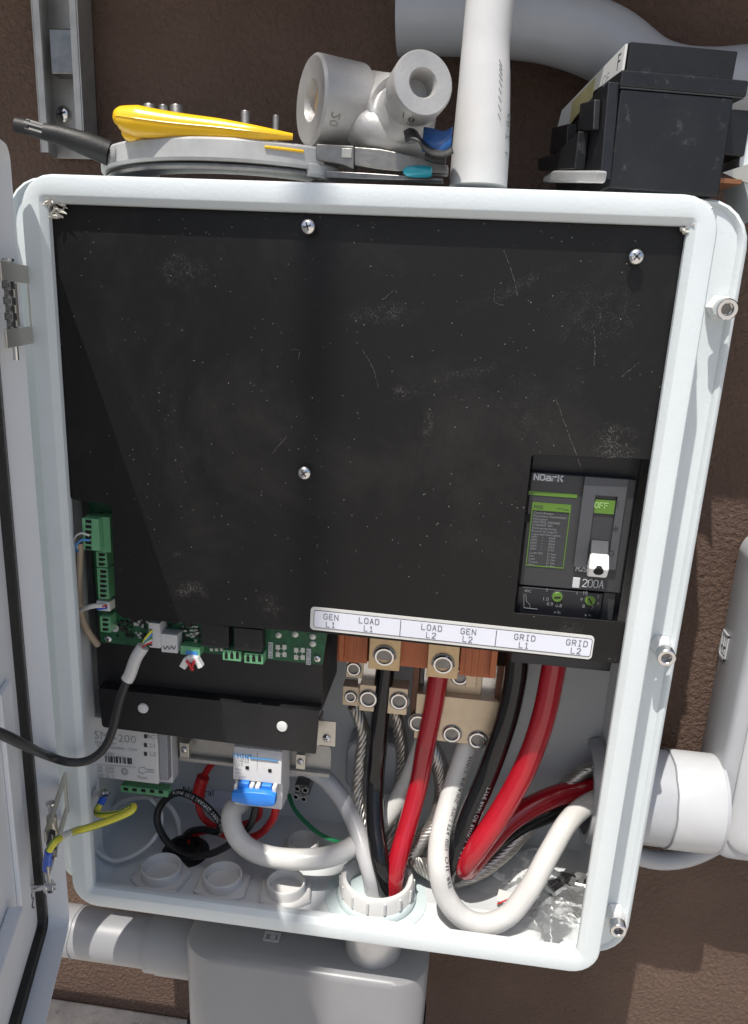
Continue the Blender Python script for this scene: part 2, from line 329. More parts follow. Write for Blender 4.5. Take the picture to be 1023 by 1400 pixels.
STROKES = {'G': [[(4, 5), (3, 6), (1, 6), (0, 5), (0, 1), (1, 0), (3, 0), (4, 1), (4, 2.8), (2.4, 2.8)]], 'E': [[(4, 6), (0, 6), (0, 0), (4, 0)], [(0, 3.1), (3.2, 3.1)]], 'N': [[(0, 0), (0, 6), (4, 0), (4, 6)]],
 'L': [[(0, 6), (0, 0), (3.8, 0)]], 'O': [[(1, 0), (0, 1), (0, 5), (1, 6), (3, 6), (4, 5), (4, 1), (3, 0), (1, 0)]], 'A': [[(0, 0), (2, 6), (4, 0)], [(.7, 2), (3.3, 2)]], 'D': [[(0, 0), (0, 6), (2.6, 6), (4, 4.6), (4, 1.4), (2.6, 0), (0, 0)]],
 'R': [[(0, 0), (0, 6), (3, 6), (4, 5), (4, 4), (3, 3), (0, 3)], [(2, 3), (4, 0)]], 'I': [[(.8, 6), (3.2, 6)], [(2, 6), (2, 0)], [(.8, 0), (3.2, 0)]], '1': [[(.8, 4.8), (2, 6), (2, 0)], [(.8, 0), (3.2, 0)]], '2': [[(0, 5), (1, 6), (3, 6), (4, 5), (4, 4), (0, 0), (4, 0)]],
 '0': [[(1, 0), (0, 1), (0, 5), (1, 6), (3, 6), (4, 5), (4, 1), (3, 0), (1, 0)]], 'F': [[(0, 0), (0, 6), (4, 6)], [(0, 3.1), (3.2, 3.1)]], 'K': [[(0, 0), (0, 6)], [(4, 6), (.3, 2.8)], [(1.6, 3.8), (4, 0)]], 'a': [[(.4, 4.6), (3.2, 4.6), (4, 3.8), (4, 0), (.8, 0), (0, .7), (0, 1.7), (.8, 2.5), (4, 2.5)]], 'r': [[(0, 0), (0, 4.6)], [(0, 3.2), (1.4, 4.6), (3.6, 4.6)]],
 'T': [[(0, 6), (4, 6)], [(2, 6), (2, 0)]], 'H': [[(0, 0), (0, 6)], [(4, 0), (4, 6)], [(0, 3), (4, 3)]], 'C': [[(4, 5), (3, 6), (1, 6), (0, 5), (0, 1), (1, 0), (3, 0), (4, 1)]], 'S': [[(4, 5), (3, 6), (1, 6), (0, 5), (0, 4), (1, 3.1), (3, 2.9), (4, 2), (4, 1), (3, 0), (1, 0), (0, 1)]], 'M': [[(0, 0), (0, 6), (2, 2.6), (4, 6), (4, 0)]]}
def stroke_bm(items, M, th, aspect=.62, gap=1.9, thick=.0003):
    """items: (string, x, y, cap height) drawn with flat pen strokes of width th in the plane of M"""
    mb = MB()
    for st, x, y, h in items:
        k = h / 6; kx = k * aspect / .667; adv = (4 + gap) * kx; x0 = x - (adv * len(st) - gap * kx) / 2
        for i, ch in enumerate(st):
            for pl in STROKES.get(ch, []):
                P_ = [Vector((x0 + i * adv + a * kx, y - h / 2 + b_ * k, 0)) for a, b_ in pl]
                for j in range(len(P_) - 1):
                    d_ = (P_[j + 1] - P_[j]); n_ = Vector((-d_.y, d_.x, 0)).normalized() * th / 2; e_ = d_.normalized() * th * .42; zo = Vector((0, 0, 1e-5 * (j % 3)))
                    a0, a1 = P_[j] - e_ + zo, P_[j + 1] + e_ + zo; vs = [mb.bm.verts.new(M @ p) for p in (a0 - n_, a1 - n_, a1 + n_, a0 + n_)]; mb.bm.faces.new(vs)
    return mb
def stroke_flat(name, m_, par, y, items, th_px, aspect=.62, gap=1.9):
    mb = MB()
    for st, u, v, h in items:
        a, b = pxm(u, v, y); q = stroke_bm([(st, 0, 0, h * b)], plane_front(u, v, y), th_px * a, aspect, gap); me = bpy.data.meshes.new('q'); q.bm.to_mesh(me); q.bm.free(); mb.bm.from_mesh(me); bpy.data.meshes.remove(me)
    return tag(mb.build(name, m_, par), kind='stuff')
def text_on_tube(name, st, P, r, s0, ang, size, m_, par):
    """wrap a line of print on a cable that follows P, starting s0 metres along it, at angle ang round it"""
    T, F = frames(P); acc = [0.]
    for a, b in zip(P, P[1:]): acc.append(acc[-1] + (b - a).length)
    mb = text_bm([(st, 0, 0, size)], Matrix.Identity(4), 'LEFT', 1.1)
    for v_ in mb.bm.verts:
        s = min(max(s0 + v_.co.x, 0), acc[-1] - 1e-5); i = max(k for k in range(len(acc)) if acc[k] <= s); i = min(i, len(P) - 2)
        f = (s - acc[i]) / (acc[i + 1] - acc[i]); p = P[i].lerp(P[i + 1], f); x = F[i][0].lerp(F[i + 1][0], f); y = F[i][1].lerp(F[i + 1][1], f)
        a = ang + v_.co.y / r; v_.co = p + (x * math.cos(a) + y * math.sin(a)) * (r + .0004)
    return mb.build(name, m_, par)
def cable(name, label, pts, r, m_, cat='cable', group=None, n=8, seg=14, parent=None):
    P = spline(path(pts), n); t = MB(); t.tube(P, r, seg); o = t.build(name, m_, parent)
    if not parent: tag(o, label, cat, group)
    return o, P
def stranded(name, label, pts, r, cat='bare wire', group=None, ns=7, n=9, pitch=.062, rs=None):
    P = spline(path(pts), n); T, F = frames(P); acc = 0.; t = MB(); rr = rs or r * .36
    S_ = [0.]
    for a, b in zip(P, P[1:]): acc += (b - a).length; S_.append(acc)
    t.tube(P, r * .5, 8)
    for k in range(ns):
        q = [P[i] + (F[i][0] * math.cos(2 * PI * (k / ns + S_[i] / pitch)) + F[i][1] * math.sin(2 * PI * (k / ns + S_[i] / pitch))) * (r - rr) for i in range(len(P))]
        t.tube(q, rr, 6)
    return tag(t.build(name, 'strand', None, smooth=60), label, cat, group)
def pan_screw(o, d, r, par, name='screw', spin=0.4):
    t = MB(); t.lathe(o, d, [(r, 0), (r, r * .25), (r * .86, r * .5), (r * .55, r * .68), (.0002, r * .74)], 18); h = t.build(name, 'bright_steel', par, smooth=60)
    x, y, d = frame_of(d); M = Matrix((x, y, d)).transposed() @ Matrix.Rotation(spin, 3, 'Z'); c = Vector(o) + d * r * .62
    t = MB(); t.box(c, (r * 1.1, r * .22, r * .3), M); t.box(c, (r * .22, r * 1.1, r * .3), M); t.build('screw_slot', 'dark_steel', h)
    return h
# ================================================================== setting
t = MB(); t.box2(-3.5, 4.5, .26, .46, -.62, 4.6); tag(t.build('wall', 'stucco'), kind='structure')
t = MB(); t.quadgrid([[Vector((-40, .262, -.55)), Vector((40, .262, -.55))], [Vector((-40, -60, -.55)), Vector((40, -60, -.55))]], False); tag(t.build('ground', 'concrete'), kind='structure')
gz = at(160, 1376, .26).z
t = MB(); t.box2(-2.5, 3.5, -.02, .2595, -.549, gz)
pl = t.build('plinth', 'concrete', None, bevel=.006); tag(pl, kind='structure')
t = MB(); t.box2(-3.5, 4.5, -.05, .2595, 1.20, 1.26); tag(t.build('eave', 'soffit', None, bevel=.004), kind='structure')
h_ = Vector((SUN.x, SUN.y, 0)).normalized(); p_ = at(432, 480, YP_ := .0125) - SUN * 3.4
t = MB(); k_ = (.2595 - p_.y) / h_.y; t.tube([p_ + h_ * k_, p_ + h_ * (k_ - 2.2) + Vector((0, 0, -.05)), p_ - h_ * 4 + Vector((0, 0, .1))], .017, 12); tag(t.build('unseen_shadow_cable', 'black_rubber'), kind='structure')  # unseen overhead cable, added to drop a soft shadow band on the panel
# ================================================================== enclosure
enc = thing('electrical_enclosure', 'open white painted steel electrical enclosure mounted on the brown wall', 'electrical box')
X0, X1, Z0, Z1 = 0., .6, 0., .782
FL = (-.058, .647, -.035, .7900)
YF_ = .074
def ins(i, y, r): return rrect(X0 + i, X1 - i, Z0 + i, Z1 - i, r, y)
t = MB()
t.quadgrid([ins(.0235, .0105, .003), ins(.0233, .0058, .003), ins(.0225, .0046, .0035), ins(.0176, .0004, .006), ins(.0164, 0, .007), ins(.0036, 0, .0265), ins(.0016, .0006, .0284), ins(.0004, .0022, .0296), ins(0, .004, .03), ins(0, YF_ + .0015, .03)])
t.build('lip_rim', 'white_paint', enc, smooth=19)
t = MB(); e = .004
t.quadgrid([ins(-.0005, YF_, .03)] + [rrect(FL[0] + a, FL[1] - a, FL[2] + a * .5, FL[3] - a * .5, rr_, y_) for a, y_, rr_ in ((.009, YF_ + .0005, .036), (.0075, YF_ - .0020, .037), (.0045, YF_ - .0036, .039), (.0015, YF_ - .0020, .040), (0, YF_ + .0015, .041), (0, YF_ + .008, .041))])
t.build('flange', 'white_paint', enc, smooth=50)
t = MB(); t.quadgrid([rrect(FL[0] + .001, FL[1] - .001, FL[2] + .001, FL[3] - .001, .04, YF_ + .008), rrect(FL[0] + .001, FL[1] - .001, FL[2] + .001, FL[3] - .001, .04, .245)], True, False, True)
t.build('outer_shell', 'white_paint', enc, smooth=50)
IX0, IX1, IZ0, IZ1, IB = -.022, .614, .0018, .778, .205
t = MB(); t.quadgrid([ins(.0230, .0107, .004), ins(.0225, .0155, .004), rrect(.0018, .5982, IZ0, .7802, .012, .017), rrect(.0018, .5982, IZ0, .7802, .012, YF_ + .001), rrect(IX0, IX1, IZ0, IZ1, .012, YF_ + .003), rrect(IX0, IX1, IZ0, IZ1, .012, IB - .006), rrect(IX0 + .002, IX1 - .002, IZ0 + .002, IZ1 - .002, .012, IB)], True, False, True)
t.build('interior_liner', 'inside_paint', enc, smooth=50)
t = MB(); t.box2(-.064, -.059, -.022, YF_ + .005, FL[2] + .01, FL[3] - .004); t.build('gap_sun_shield', 'white_paint', enc, bevel=.001)  # strip added behind the door to block sun from the left flange
for side, (u, v) in enumerate(((76, 283), (945, 306))):         # paint and sealant burrs in the two upper corners of the rim
    t = MB(); c = at(u, v, .012)
    for k in range(90):
        a = rnd.uniform(0, 2 * PI); rr_ = rnd.uniform(0, .013); p = c + Vector((rr_ * math.cos(a), rnd.uniform(-.008, .003), rr_ * math.sin(a) + .004)); d = Vector((rnd.uniform(-1, 1), rnd.uniform(-.8, .2), rnd.uniform(-1, .4)))
        t.lathe(p, d, [(.0017 * rnd.uniform(.5, 1.2), -.003), (.0013, .001), (.0003, rnd.uniform(.002, .007))], 5)
    tag(t.build('sealant_burr', 'sealant', enc), kind='stuff')
for (u, v, dx) in ((985, 421, 0), (906, 882, 0), (843, 1246, -.001)):     # clamp screws on the right hand flange
    b = at(u - 3, v - 1, YF_); d = Vector((.0, -1, -.08)).normalized()
    t = MB(); t.lathe(b, d, [(.0115, 0), (.0115, .006), (.0090, .013), (.006, .014)], 6); cs = t.build('clamp_screw', 'handle_white', enc, smooth=50)
    t = MB(); t.cyl(b + d * .012, b + d * .021, .0046); t.build('shank', 'bright_steel', cs)
    t = MB(); t.screw_socket(b + d * .019, d, .0094, .011, .0052, .006); t.build('socket_head', 'bright_steel', cs)
    t = MB(); t.lathe(b + d * .0245, d, [(.0051, 0)], 6); t.build('hex_recess', 'dark_steel', cs)
# hinges bridge from the flange to the door
DO = Vector((.002, -.014, 0)); DD = Vector((.31, -.951, 0)).normalized(); DN = Vector((.951, .31, 0)).normalized()
def dp(s, n, z): return DO + DD * s + DN * n + Vector((0, 0, z))
# ================================================================== door
door = thing('enclosure_door', 'pale door of the enclosure swung open, with black gasket', 'door')
ZT, ZB, DW = .800, -.014, .60
M4 = Matrix((DD, DN, Vector((0, 0, 1)))).transposed().to_4x4(); M4.translation = DO
def dloop(i, n, r): return [dp(p.x, n, p.z) for p in rrect(i, DW - i, ZB + i, ZT - i, r, 0)]
t = MB(); t.quadgrid([dloop(.0, .0005, .014), dloop(.0015, .0005, .0135), dloop(.0017, -.024, .013), dloop(.004, -.0275, .012), dloop(.01, -.028, .010)], True, False, True); t.quadgrid([dloop(0, .0005, .014), dloop(0, -.031, .014)], True, False, True)
t.build('door_leaf', 'door_paint', door, smooth=40)
gi, gw = .006, .017                                              # gasket: a foam bead in a channel round the leaf
t = MB(); t.quadgrid([dloop(gi, -.028, .014), dloop(gi + .001, -.0205, .013), dloop(gi + .0045, -.0195, .012), dloop(gi + .006, -.021, .011), dloop(gi + .0105, -.021, .010), dloop(gi + .012, -.0195, .009), dloop(gi + gw - .001, -.0205, .008), dloop(gi + gw, -.028, .008)])
gk = t.build('door_gasket', 'gasket_foam', door, smooth=60)
t = MB(); t.box(dp(gi + .0083, -.0203, (ZT + ZB) / 2), (.0046, .0016, ZT - ZB - .05), M4.to_3x3()); t.build('glue_line', 'gasket_glue', gk)
def dh(u, v, n): return hit(u, v, DO + DN * n, DN)
def dsz(p): q = p - DO; return q.dot(DD), p.z
# hinges lie on the door's folded edge and reach over to the flange
for (u0, va, u1, vb, uw) in ((4, 360, 40, 474, 44), (60, 1092, 92, 1166, 93)):
    def hp(u, v, n=.004): return hit(u, v, DO + DN * n, DN)
    A, B = hp((u0 + u1) / 2, va), hp((u0 + u1) / 2, vb); za, zb = A.z, B.z; h = za - zb; gap = .23 * h
    um = (va + vb) / 2; sl_ = (dsz(hp(u0, um))[0], dsz(hp(u1, um))[0]); sa, sb = max(sl_), min(sl_)
    M = Matrix((DD, DN, Vector((0, 0, 1)))).transposed()
    t = MB()
    for z_ in (za - gap / 2, zb + gap / 2): t.box(dp((sa + sb) / 2, .0042, z_), (sa - sb, .0024, gap), M)
    wx = at(uw, um, .004).x; e0 = dp(sb, .0054, 0)
    t.extrude([Vector((e0.x, e0.y, zb)), Vector((e0.x, e0.y, za)), Vector((wx, .024, za)), Vector((wx, .024, zb))], (-.0026, 0, 0))
    hg = t.build('hinge', 'nickel_plate', enc, bevel=.0009)
    kc = dp(sb + (sa - sb) * .55, .0012, 0)
    t = MB(); t.cyl(kc + Vector((0, 0, zb + gap + .001)), kc + Vector((0, 0, za - gap - .001)), .0052); t.build('knuckle', 'nickel_plate', hg)
    t = MB(); t.lathe(kc + Vector((0, 0, zb - .012)), (0, 0, 1), [(.0024, 0), (.0024, h + .0125), (.0046, h + .0126), (.0046, h + .015)], 14); t.build('hinge_pin', 'bright_steel', hg)
    t = MB()
    for k in range(6):
        z_ = zb + gap + (k + .5) * (h - 2 * gap) / 6; c_ = dp(sb + (sa - sb) * .85, .006, z_); t.cyl(c_ - Vector((0, 0, .003)), c_ + Vector((0, 0, .003)), .0036 + .0012 * (k % 2), 10); t.box(c_ + DD * .004, (.004, .004, .0035), M)
    t.build('hinge_spring', 'dark_steel', hg)
s_, z_ = dsz(dh(56, 1203, -.02))
t = MB(); a = dp(s_ + .012, -.028, z_); t.cyl(a, a + DN * .026, .0038, 14); stud = t.build('ground_stud', 'bright_steel', door)
t = MB(); t.lathe(a + DN * .018, DN, [(.0068, 0), (.0068, .005)], 6); t.lathe(a + DN * .015, DN, [(.0085, 0), (.0085, .0016)], 18); t.build('nut', 'bright_steel', stud)
studp = a + DN * .020
# stiffener channel on the leaf, lower left
s0, z0 = dsz(dh(26, 1228, -.02)); 
t = MB(); poly = [dp(s0, -.0278, z0 + .006), dp(s0 + .25, -.0278, z0 + .006), dp(s0 + .25, -.014, z0 - .004), dp(s0 + .01, -.014, z0 - .004)]
t.box2(0, .3, 0, .014, -.030, 0)
for v_ in t.bm.verts: v_.co = dp(s0 + .010 + v_.co.x, -.0278 + v_.co.y, z0 + v_.co.z)
t.build('stiffener', 'door_paint', door, bevel=.002)
t = MB(); s1, z1 = dsz(dh(40, 1190, -.0265)); t.box(dp(s1 + .03, -.0255, z1 + .10), (.035, .005, .26), M4.to_3x3()); t.build('doubler_plate', 'door_paint', door, bevel=.0015)
pC = dh(44, 1234, -.0275); q = []
sc, zc = dsz(pC)
sq = [dp(sc + .004 * math.sin(k * 1.15) * (1 - k * .03), -.0268, zc + .012 - k * .0022) for k in range(11)]
t = MB(); t.tube(spline(sq, 5), .0005, 6); t.build('ink_squiggle', 'ink_dark', door)
# ================================================================== black dead front
YP = .0125
pan = thing('dead_front_panel', 'scratched black steel dead front panel covering the enclosure', 'panel')
def pz(u, v): p = at(u, v, YP); return (p.x, p.z)
pts = [(.016, .764), (.583, .766), pz(893, 629), pz(876, 628), pz(727, 622), pz(703, 838), pz(848, 850), pz(861, 852), pz(855, 909), pz(440, 866), pz(171, 846), pz(158, 838), pz(152, 690), pz(95, 683)]
rs = [.006, .006, .012, .0, .003, .002, .0, .012, .012, 0, .003, .006, .004, .007]
t = MB(); pp_ = rpoly(pts, rs); t.prism(pp_, YP, YP + .0025); t.build('panel_sheet', 'panel_black', pan, bevel=.0007)
for (u, v, sp) in ((421, 310, .3), (870, 351, .9), (416, 647, .7)):
    p = at(u, v, YP - .008); t = MB(); t.cyl((p.x, YP + .002, p.z), (p.x, YP - .006, p.z), .0040, 14); so_ = t.build('standoff_screw', 'steel', pan)
    pan_screw((p.x, YP - .006, p.z), (0, -1, 0), .0066, so_, 'screw_head', sp)
# small dust flecks and scratches lying on the sheet
t = MB()
for k in range(120):
    u, v = rnd.uniform(110, 880), rnd.uniform(300, 830)
    if v > 610 and u > 690: continue
    if u < 170 and v > 680: continue
    p = at(u, v, YP - .0003); a = rnd.uniform(0, PI); l = rnd.uniform(.0004, .0016); wd = rnd.uniform(.00022, .0005)
    t.box(p, (l, .0003, wd), Matrix.Rotation(a, 3, 'Y'))
for (u0, v0, u1, v1, bend) in ((495, 478, 518, 532, .002), (677, 394, 690, 418, -.004), (398, 478, 408, 492, .004), (372, 620, 392, 596, .001), (523, 410, 540, 396, .001), (760, 545, 795, 640, .0), (688, 340, 708, 405, .001), (850, 515, 875, 495, .001), (812, 452, 812, 500, .001)):
    a, b = at(u0, v0, YP - .0002), at(u1, v1, YP - .0002); mid = (a + b) / 2 + Vector((bend, 0, bend)); P = spline([a, mid, b], 16)
    for p, q_ in zip(P, P[1:]):
        if rnd.random() < .72:
            e_ = q_ - p; t.box((p + q_) / 2 + Vector((rnd.uniform(-.0003, .0003), 0, rnd.uniform(-.0003, .0003))), (e_.length * rnd.uniform(.5, 1.2), .0003, rnd.uniform(.0001, .00022)), Matrix.Rotation(math.atan2(-e_.z, e_.x), 3, 'Y'))
tag(t.build('dust_flecks', 'dust', pan), kind='stuff')
# terminal label strip
slope = -math.atan2(at(808, 886, YP).z - at(426, 845, YP).z, -(at(808, 886, YP).x - at(426, 845, YP).x)) if False else 0.
a, b = at(424.5, 845, YP - .001), at(811, 886, YP - .001); xl, xr, zc0, zc1 = a.x, b.x, a.z, b.z; ang = math.atan2(zc1 - zc0, xr - xl)
hh = (at(610, 846, YP).z - at(610, 883, YP).z) / 2 * .86
lw = (xr - xl) / math.cos(ang); cen = (a + b) / 2
LM = Matrix.Translation(cen) @ Matrix.Rotation(-ang, 4, 'Y')
def strip(dx0, dx1, dz0, dz1, r, y0, y1):
    q = MB(); lo = [LM @ Vector((p.x, y0, p.z)) for p in rrect(dx0, dx1, dz0, dz1, r, 0)]; hi = [LM @ Vector((p.x, y1, p.z)) for p in rrect(dx0, dx1, dz0, dz1, r, 0)]
    q.quadgrid([lo, hi], True, True, True); return q
ls = strip(-lw / 2, lw / 2, -hh, hh, .004, 0, .0009).build('label_strip', 'sticker_white', pan)
strip(-lw / 2 + .0035, lw / 2 - .0015, -hh + .003, hh - .003, .0025, -.0004, .0003).build('label_border', 'ink_dark', ls)
strip(-lw / 2 + .0041, lw / 2 - .0021, -hh + .0036, hh - .0036, .002, -.0007, .0001).build('label_field', 'label_white', ls)
def lpos(u, v): q = LM.inverted() @ at(u, v, YP - .0018); return q.x, q.z
q = MB()
for u in (547, 679):
    q = MB(); x, _ = lpos(u, 865); c = LM @ Vector((x, -.0009, 0)); q.box(c, (.0006, .0003, 2 * hh - .008), Matrix.Rotation(-ang, 3, 'Y')); q.build('label_divider', 'ink_dark', ls)
items = []
for s1, s2, u, v in (('GEN', 'L1', 452.5, 848), ('LOAD', 'L1', 504.5, 853), ('LOAD', 'L2', 590, 863), ('GEN', 'L2', 640, 868), ('GRID', 'L1', 717, 877), ('GRID', 'L2', 788, 886)):
    x, z = lpos(u, v); items += [(s1, x, .0038, .0084), (s2, x, -.0044, .0084)]
tag(stroke_bm([(st, x, z, .0056) for st, x, z, h_ in items], LM @ Matrix.Translation((0, -.0011, 0)) @ Matrix.Rotation(PI / 2, 4, 'X'), .00062, .62, 2.3).build('label_lettering', 'ink_dim', ls), kind='stuff')
# ================================================================== main breaker
YB = .030
bk = thing('circuit_breaker', 'large dark grey moulded case circuit breaker with green stripe and white toggle', 'circuit breaker')
tl, bl, brr = at(722, 642, YB), at(702, 832, YB), at(864, 660, YB)
bx0, bx1 = at(716, 740, YB).x, at(868, 700, YB).x - .002
t = MB(); t.box2(bx0, bx1, YB, .150, at(780, 806, YB).z, at(790, 650, YB).z); t.build('breaker_case', 'breaker_grey', bk, bevel=.0015)
t = MB(); t.box2(bx0 + .001, bx1 + .004, YB + .012, .150, at(780, 842, YB).z - .061, at(790, 622, YB).z + .004); t.build('breaker_base', 'breaker_dark', bk, bevel=.001)
t = MB(); t.box2(bx0 - .0005, bx1 - .016, YB - .001, .09, at(780, 845, YB).z, at(780, 807.5, YB).z); t.build('trip_unit', 'breaker_dark', bk, bevel=.001)
t = MB(); t.box2(bx1 - .015, bx1 - .003, YB + .004, .09, at(780, 845, YB).z, at(780, 807.5, YB).z); t.build('trip_cover_edge', 'breaker_grey', bk, bevel=.001)
# toggle surround
tx0, tx1 = at(789, 730, YB).x, at(847, 730, YB).x; tz1, tz0 = at(822, 652, YB).z, at(815, 775, YB).z
wx0, wx1 = at(806, 730, YB).x, at(836, 730, YB).x; wz1, wz0 = at(822, 676, YB).z, at(815, 772, YB).z
t = MB(); f1, f0 = YB - .005, YB - .0006
for (a0, a1, c0, c1) in ((tx0, wx0, tz0, tz1), (wx1, tx1, tz0, tz1), (wx0, wx1, wz1, tz1), (wx0, wx1, tz0, wz0)): t.box2(a0, a1, f1, f0, c0, c1)
bmesh.ops.remove_doubles(t.bm, verts=t.bm.verts[:], dist=1e-5)
t.build('toggle_surround', 'breaker_light', bk)
t = MB(); t.box2(wx0 + .0002, wx1 - .0002, YB - .0014, YB - .0008, wz0, wz1); t.build('toggle_slide', 'breaker_grey', bk)
t = MB(); t.box2(wx0 + .001, wx1 - .001, YB - .0030, YB - .0015, at(822, 701, YB).z, at(822, 682, YB).z); fl = t.build('off_flag', 'lime', bk)
stroke_flat('flag_lettering', 'flag_ink', fl, YB - .0033, [('OFF', 822.5, 691, 7)], 1.3, .62, 1.9)
# toggle handle: a slanting lever
p0 = at(819, 748, YB - .002); p1 = at(817.5, 784, YB - .030)
d = (p1 - p0); wv = Vector((1, 0, 0)); upv = d.normalized().cross(wv).normalized() * -1
def lever(a, b, w0, w1, h0, h1):
    q = MB(); L_ = []
    for c, w_, h_ in ((a, w0, h0), (b, w1, h1)):
        L_.append([c + wv * (sx * w_ / 2) + upv * (sy * h_ / 2) for sx, sy in ((-1, -1), (1, -1), (1, 1), (-1, 1))])
    q.quadgrid(L_, True, True, True); return q
mid = p0 + d * .42
lv = lever(p0 - d * .1, mid, .0165, .0165, .013, .012).build('toggle_lever', 'breaker_light', bk, bevel=.0012)
tp = lever(mid + d * .005, p1, .0175, .0185, .0150, .0135).build('toggle_tip', 'handle_white', lv, bevel=.0022, seg=3)
t = MB(); un = d.normalized()
for k in range(5): 
    c = mid + d * (.08 + .085 * k) - upv * .0072
    t.box(mid + d * (.1 + .09 * k) + upv * .0072, (.0155, .0010, .0012), Matrix((wv, d.normalized(), upv)).transposed())
t.build('grip_ridge', 'handle_white', tp)
t = MB(); t.lathe(p1 - upv * .003 + d.normalized() * -.003, d, [(.0046, 0), (.0046, .0036)], 18); t.build('tip_hole', 'hole', tp)
# print on the breaker
t = MB(); t.pbox(748, 653, 40, 11, YB - .0006, YB + .001); nm = t.build('name_plate', 'breaker_light', bk)
stroke_flat('name_lettering', 'ink_light', nm, YB - .0011, [('NOarK', 750, 653.2, 7.2)], 1.9, .78, 1.7)
t = MB(); t.pbox(756, 676, 67, 5.5, YB - .0006, YB + .001); t.build('green_stripe', 'lime', bk)
gx = [at(728, 687, YB - .0008), at(780, 690, YB - .0008), at(772, 777, YB - .0008), at(719, 774, YB - .0008)]
gx0, gx1, gz1, gz0 = (gx[0].x + gx[3].x) / 2, (gx[1].x + gx[2].x) / 2, (gx[0].z + gx[1].z) / 2, (gx[2].z + gx[3].z) / 2
t = MB(); yy = YB - .0007
for (a0, a1, c0, c1) in ((gx0, gx1, gz1 - .0008, gz1), (gx0, gx1, gz0, gz0 + .0008), (gx0, gx0 + .0008, gz0 + .0009, gz1 - .0009), (gx1 - .0008, gx1, gz0 + .0009, gz1 - .0009)): t.box2(a0, a1, yy, YB + .001, c0, c1)
t.box2(gx0 + .0009, gx1 - .0009, yy - .0002, YB + .001, gz1 - .0075, gz1 - .0009)
rl = t.build('rating_label', 'lime', bk)
its = [('M2S', gx0 + .006, gz1 - .0042, .0050)]
Mr = Matrix.Translation((0, YB - .0013, 0)) @ Matrix.Rotation(PI / 2, 4, 'X')
text_bm(its, Mr).build('label_heading', 'ink_dark', rl)
t = MB(); t.box2(gx1 - .013, gx1 - .008, YB - .0012, YB - .0010, gz1 - .0042, gz1 - .0039); t.box2(gx1 - .007, gx1 - .002, YB - .0012, YB - .001, gz1 - .0050, gz1 - .0047); t.build('label_symbol', 'ink_dark', rl)
words = ['Circuit Breaker', 'Disjoncteur Automatique', 'Interruptor', 'NEUTRAL DEFINED', 'CURRENT 40C', 'Interrupting Rating', 'Pouvoir de coupure', 'Capacidad Interruptiva']
its = []; zz = gz1 - .0098
for k, wd in enumerate(words): its.append((wd, gx0 + .002, zz, .0030)); zz -= .0030
for k, wd in enumerate(('240V', '480V', '600V', '250V', '500V')):
    its += [(wd, gx0 + .002, zz, .0030), ('~', gx0 + .012, zz, .0030), ('%dkA' % (65 - 11 * k), gx0 + .019, zz, .0030)]; zz -= .0030
for k, wd in enumerate(('Cu/Al 75C', 'Line', 'Load', 'Torque', 'Wire')): its += [(wd, gx0 + .002, zz - .001, .0030), ('31 Nm', gx0 + .019, zz - .001, .0030)]; zz -= .0030
tag(text_bm(its, Mr, 'LEFT').build('label_lettering', 'ink_grey', rl), kind='stuff')
stroke_flat('rating_lettering', 'ink_light', bk, YB - .0009, [('200A', 811, 798, 10)], 1.2, .52, 1.5)
stroke_flat('type_lettering', 'ink_light', bk, YB - .0009, [('M2S2', 798, 778, 6)], 1.2, .62, 1.5)
t = MB(); t.pbox(788, 797, 10, 14, YB - .0012, YB + .001); t.build('test_button', 'ink_light', bk, bevel=.0006)
for (u, v, a) in ((762, 816, .15), (807, 821, -.95)):
    p = at(u, v, YB - .002); t = MB(); t.lathe((p.x, YB - .0005, p.z), (0, -1, 0), [(.0062, 0), (.0062, .0008), (.0054, .0012)], 24); dl = t.build('dial', 'breaker_grey', bk)
    t = MB(); t.lathe((p.x, YB - .0016, p.z), (0, -1, 0), [(.0050, 0), (.0050, .0014), (.0046, .0018)], 24); t.build('dial_face', 'lime', dl)
    t = MB(); t.box((p.x, YB - .0037, p.z), (.0060, .0007, .0012), Matrix.Rotation(-a, 3, 'Y')); t.build('dial_slot', 'hole', dl)
text_flat('dial_lettering', 'ink_grey', bk, YB - .0015, [('1.0', 746, 819, 5), ('0.9', 752, 826, 5), ('0.8', 764, 828, 5), ('5', 748, 807, 4), ('x In', 762, 837, 4), ('9', 795, 820, 5), ('8', 798, 829, 5), ('7', 810, 831, 5), ('10', 800, 811, 5), ('5', 789, 811, 4), ('6', 818, 825, 5), ('5', 818, 816, 5), ('x In', 804, 841, 4), ('40C', 722, 808, 4)])
c = [at(u, v, YB - .0016) for u, v in ((716.5, 812), (716.5, 831), (735, 833))]; cv = [at(u, v, YB - .0016) for u, v in ((719, 812), (720, 822), (724, 826), (725, 831))]
t = MB(); t.tube(c[:2], .0003, 5); t.tube(c[1:], .0003, 5); t.tube(cv, .0003, 5); t.build('trip_curve', 'ink_grey', bk)
text_flat('position_lettering', 'ink_dark', bk, YB - .0054, [('I', 845, 690, 9), ('*', 841, 727, 14), ('O', 836, 757, 8)], bold=.01)
t = MB(); p = at(716, 708, YB - .001); t.lathe((bx0 + .001, YB + .001, p.z), (0, -1, 0), [(.0045, 0), (.0045, .0016)], 16); t.build('case_notch', 'hole', bk)
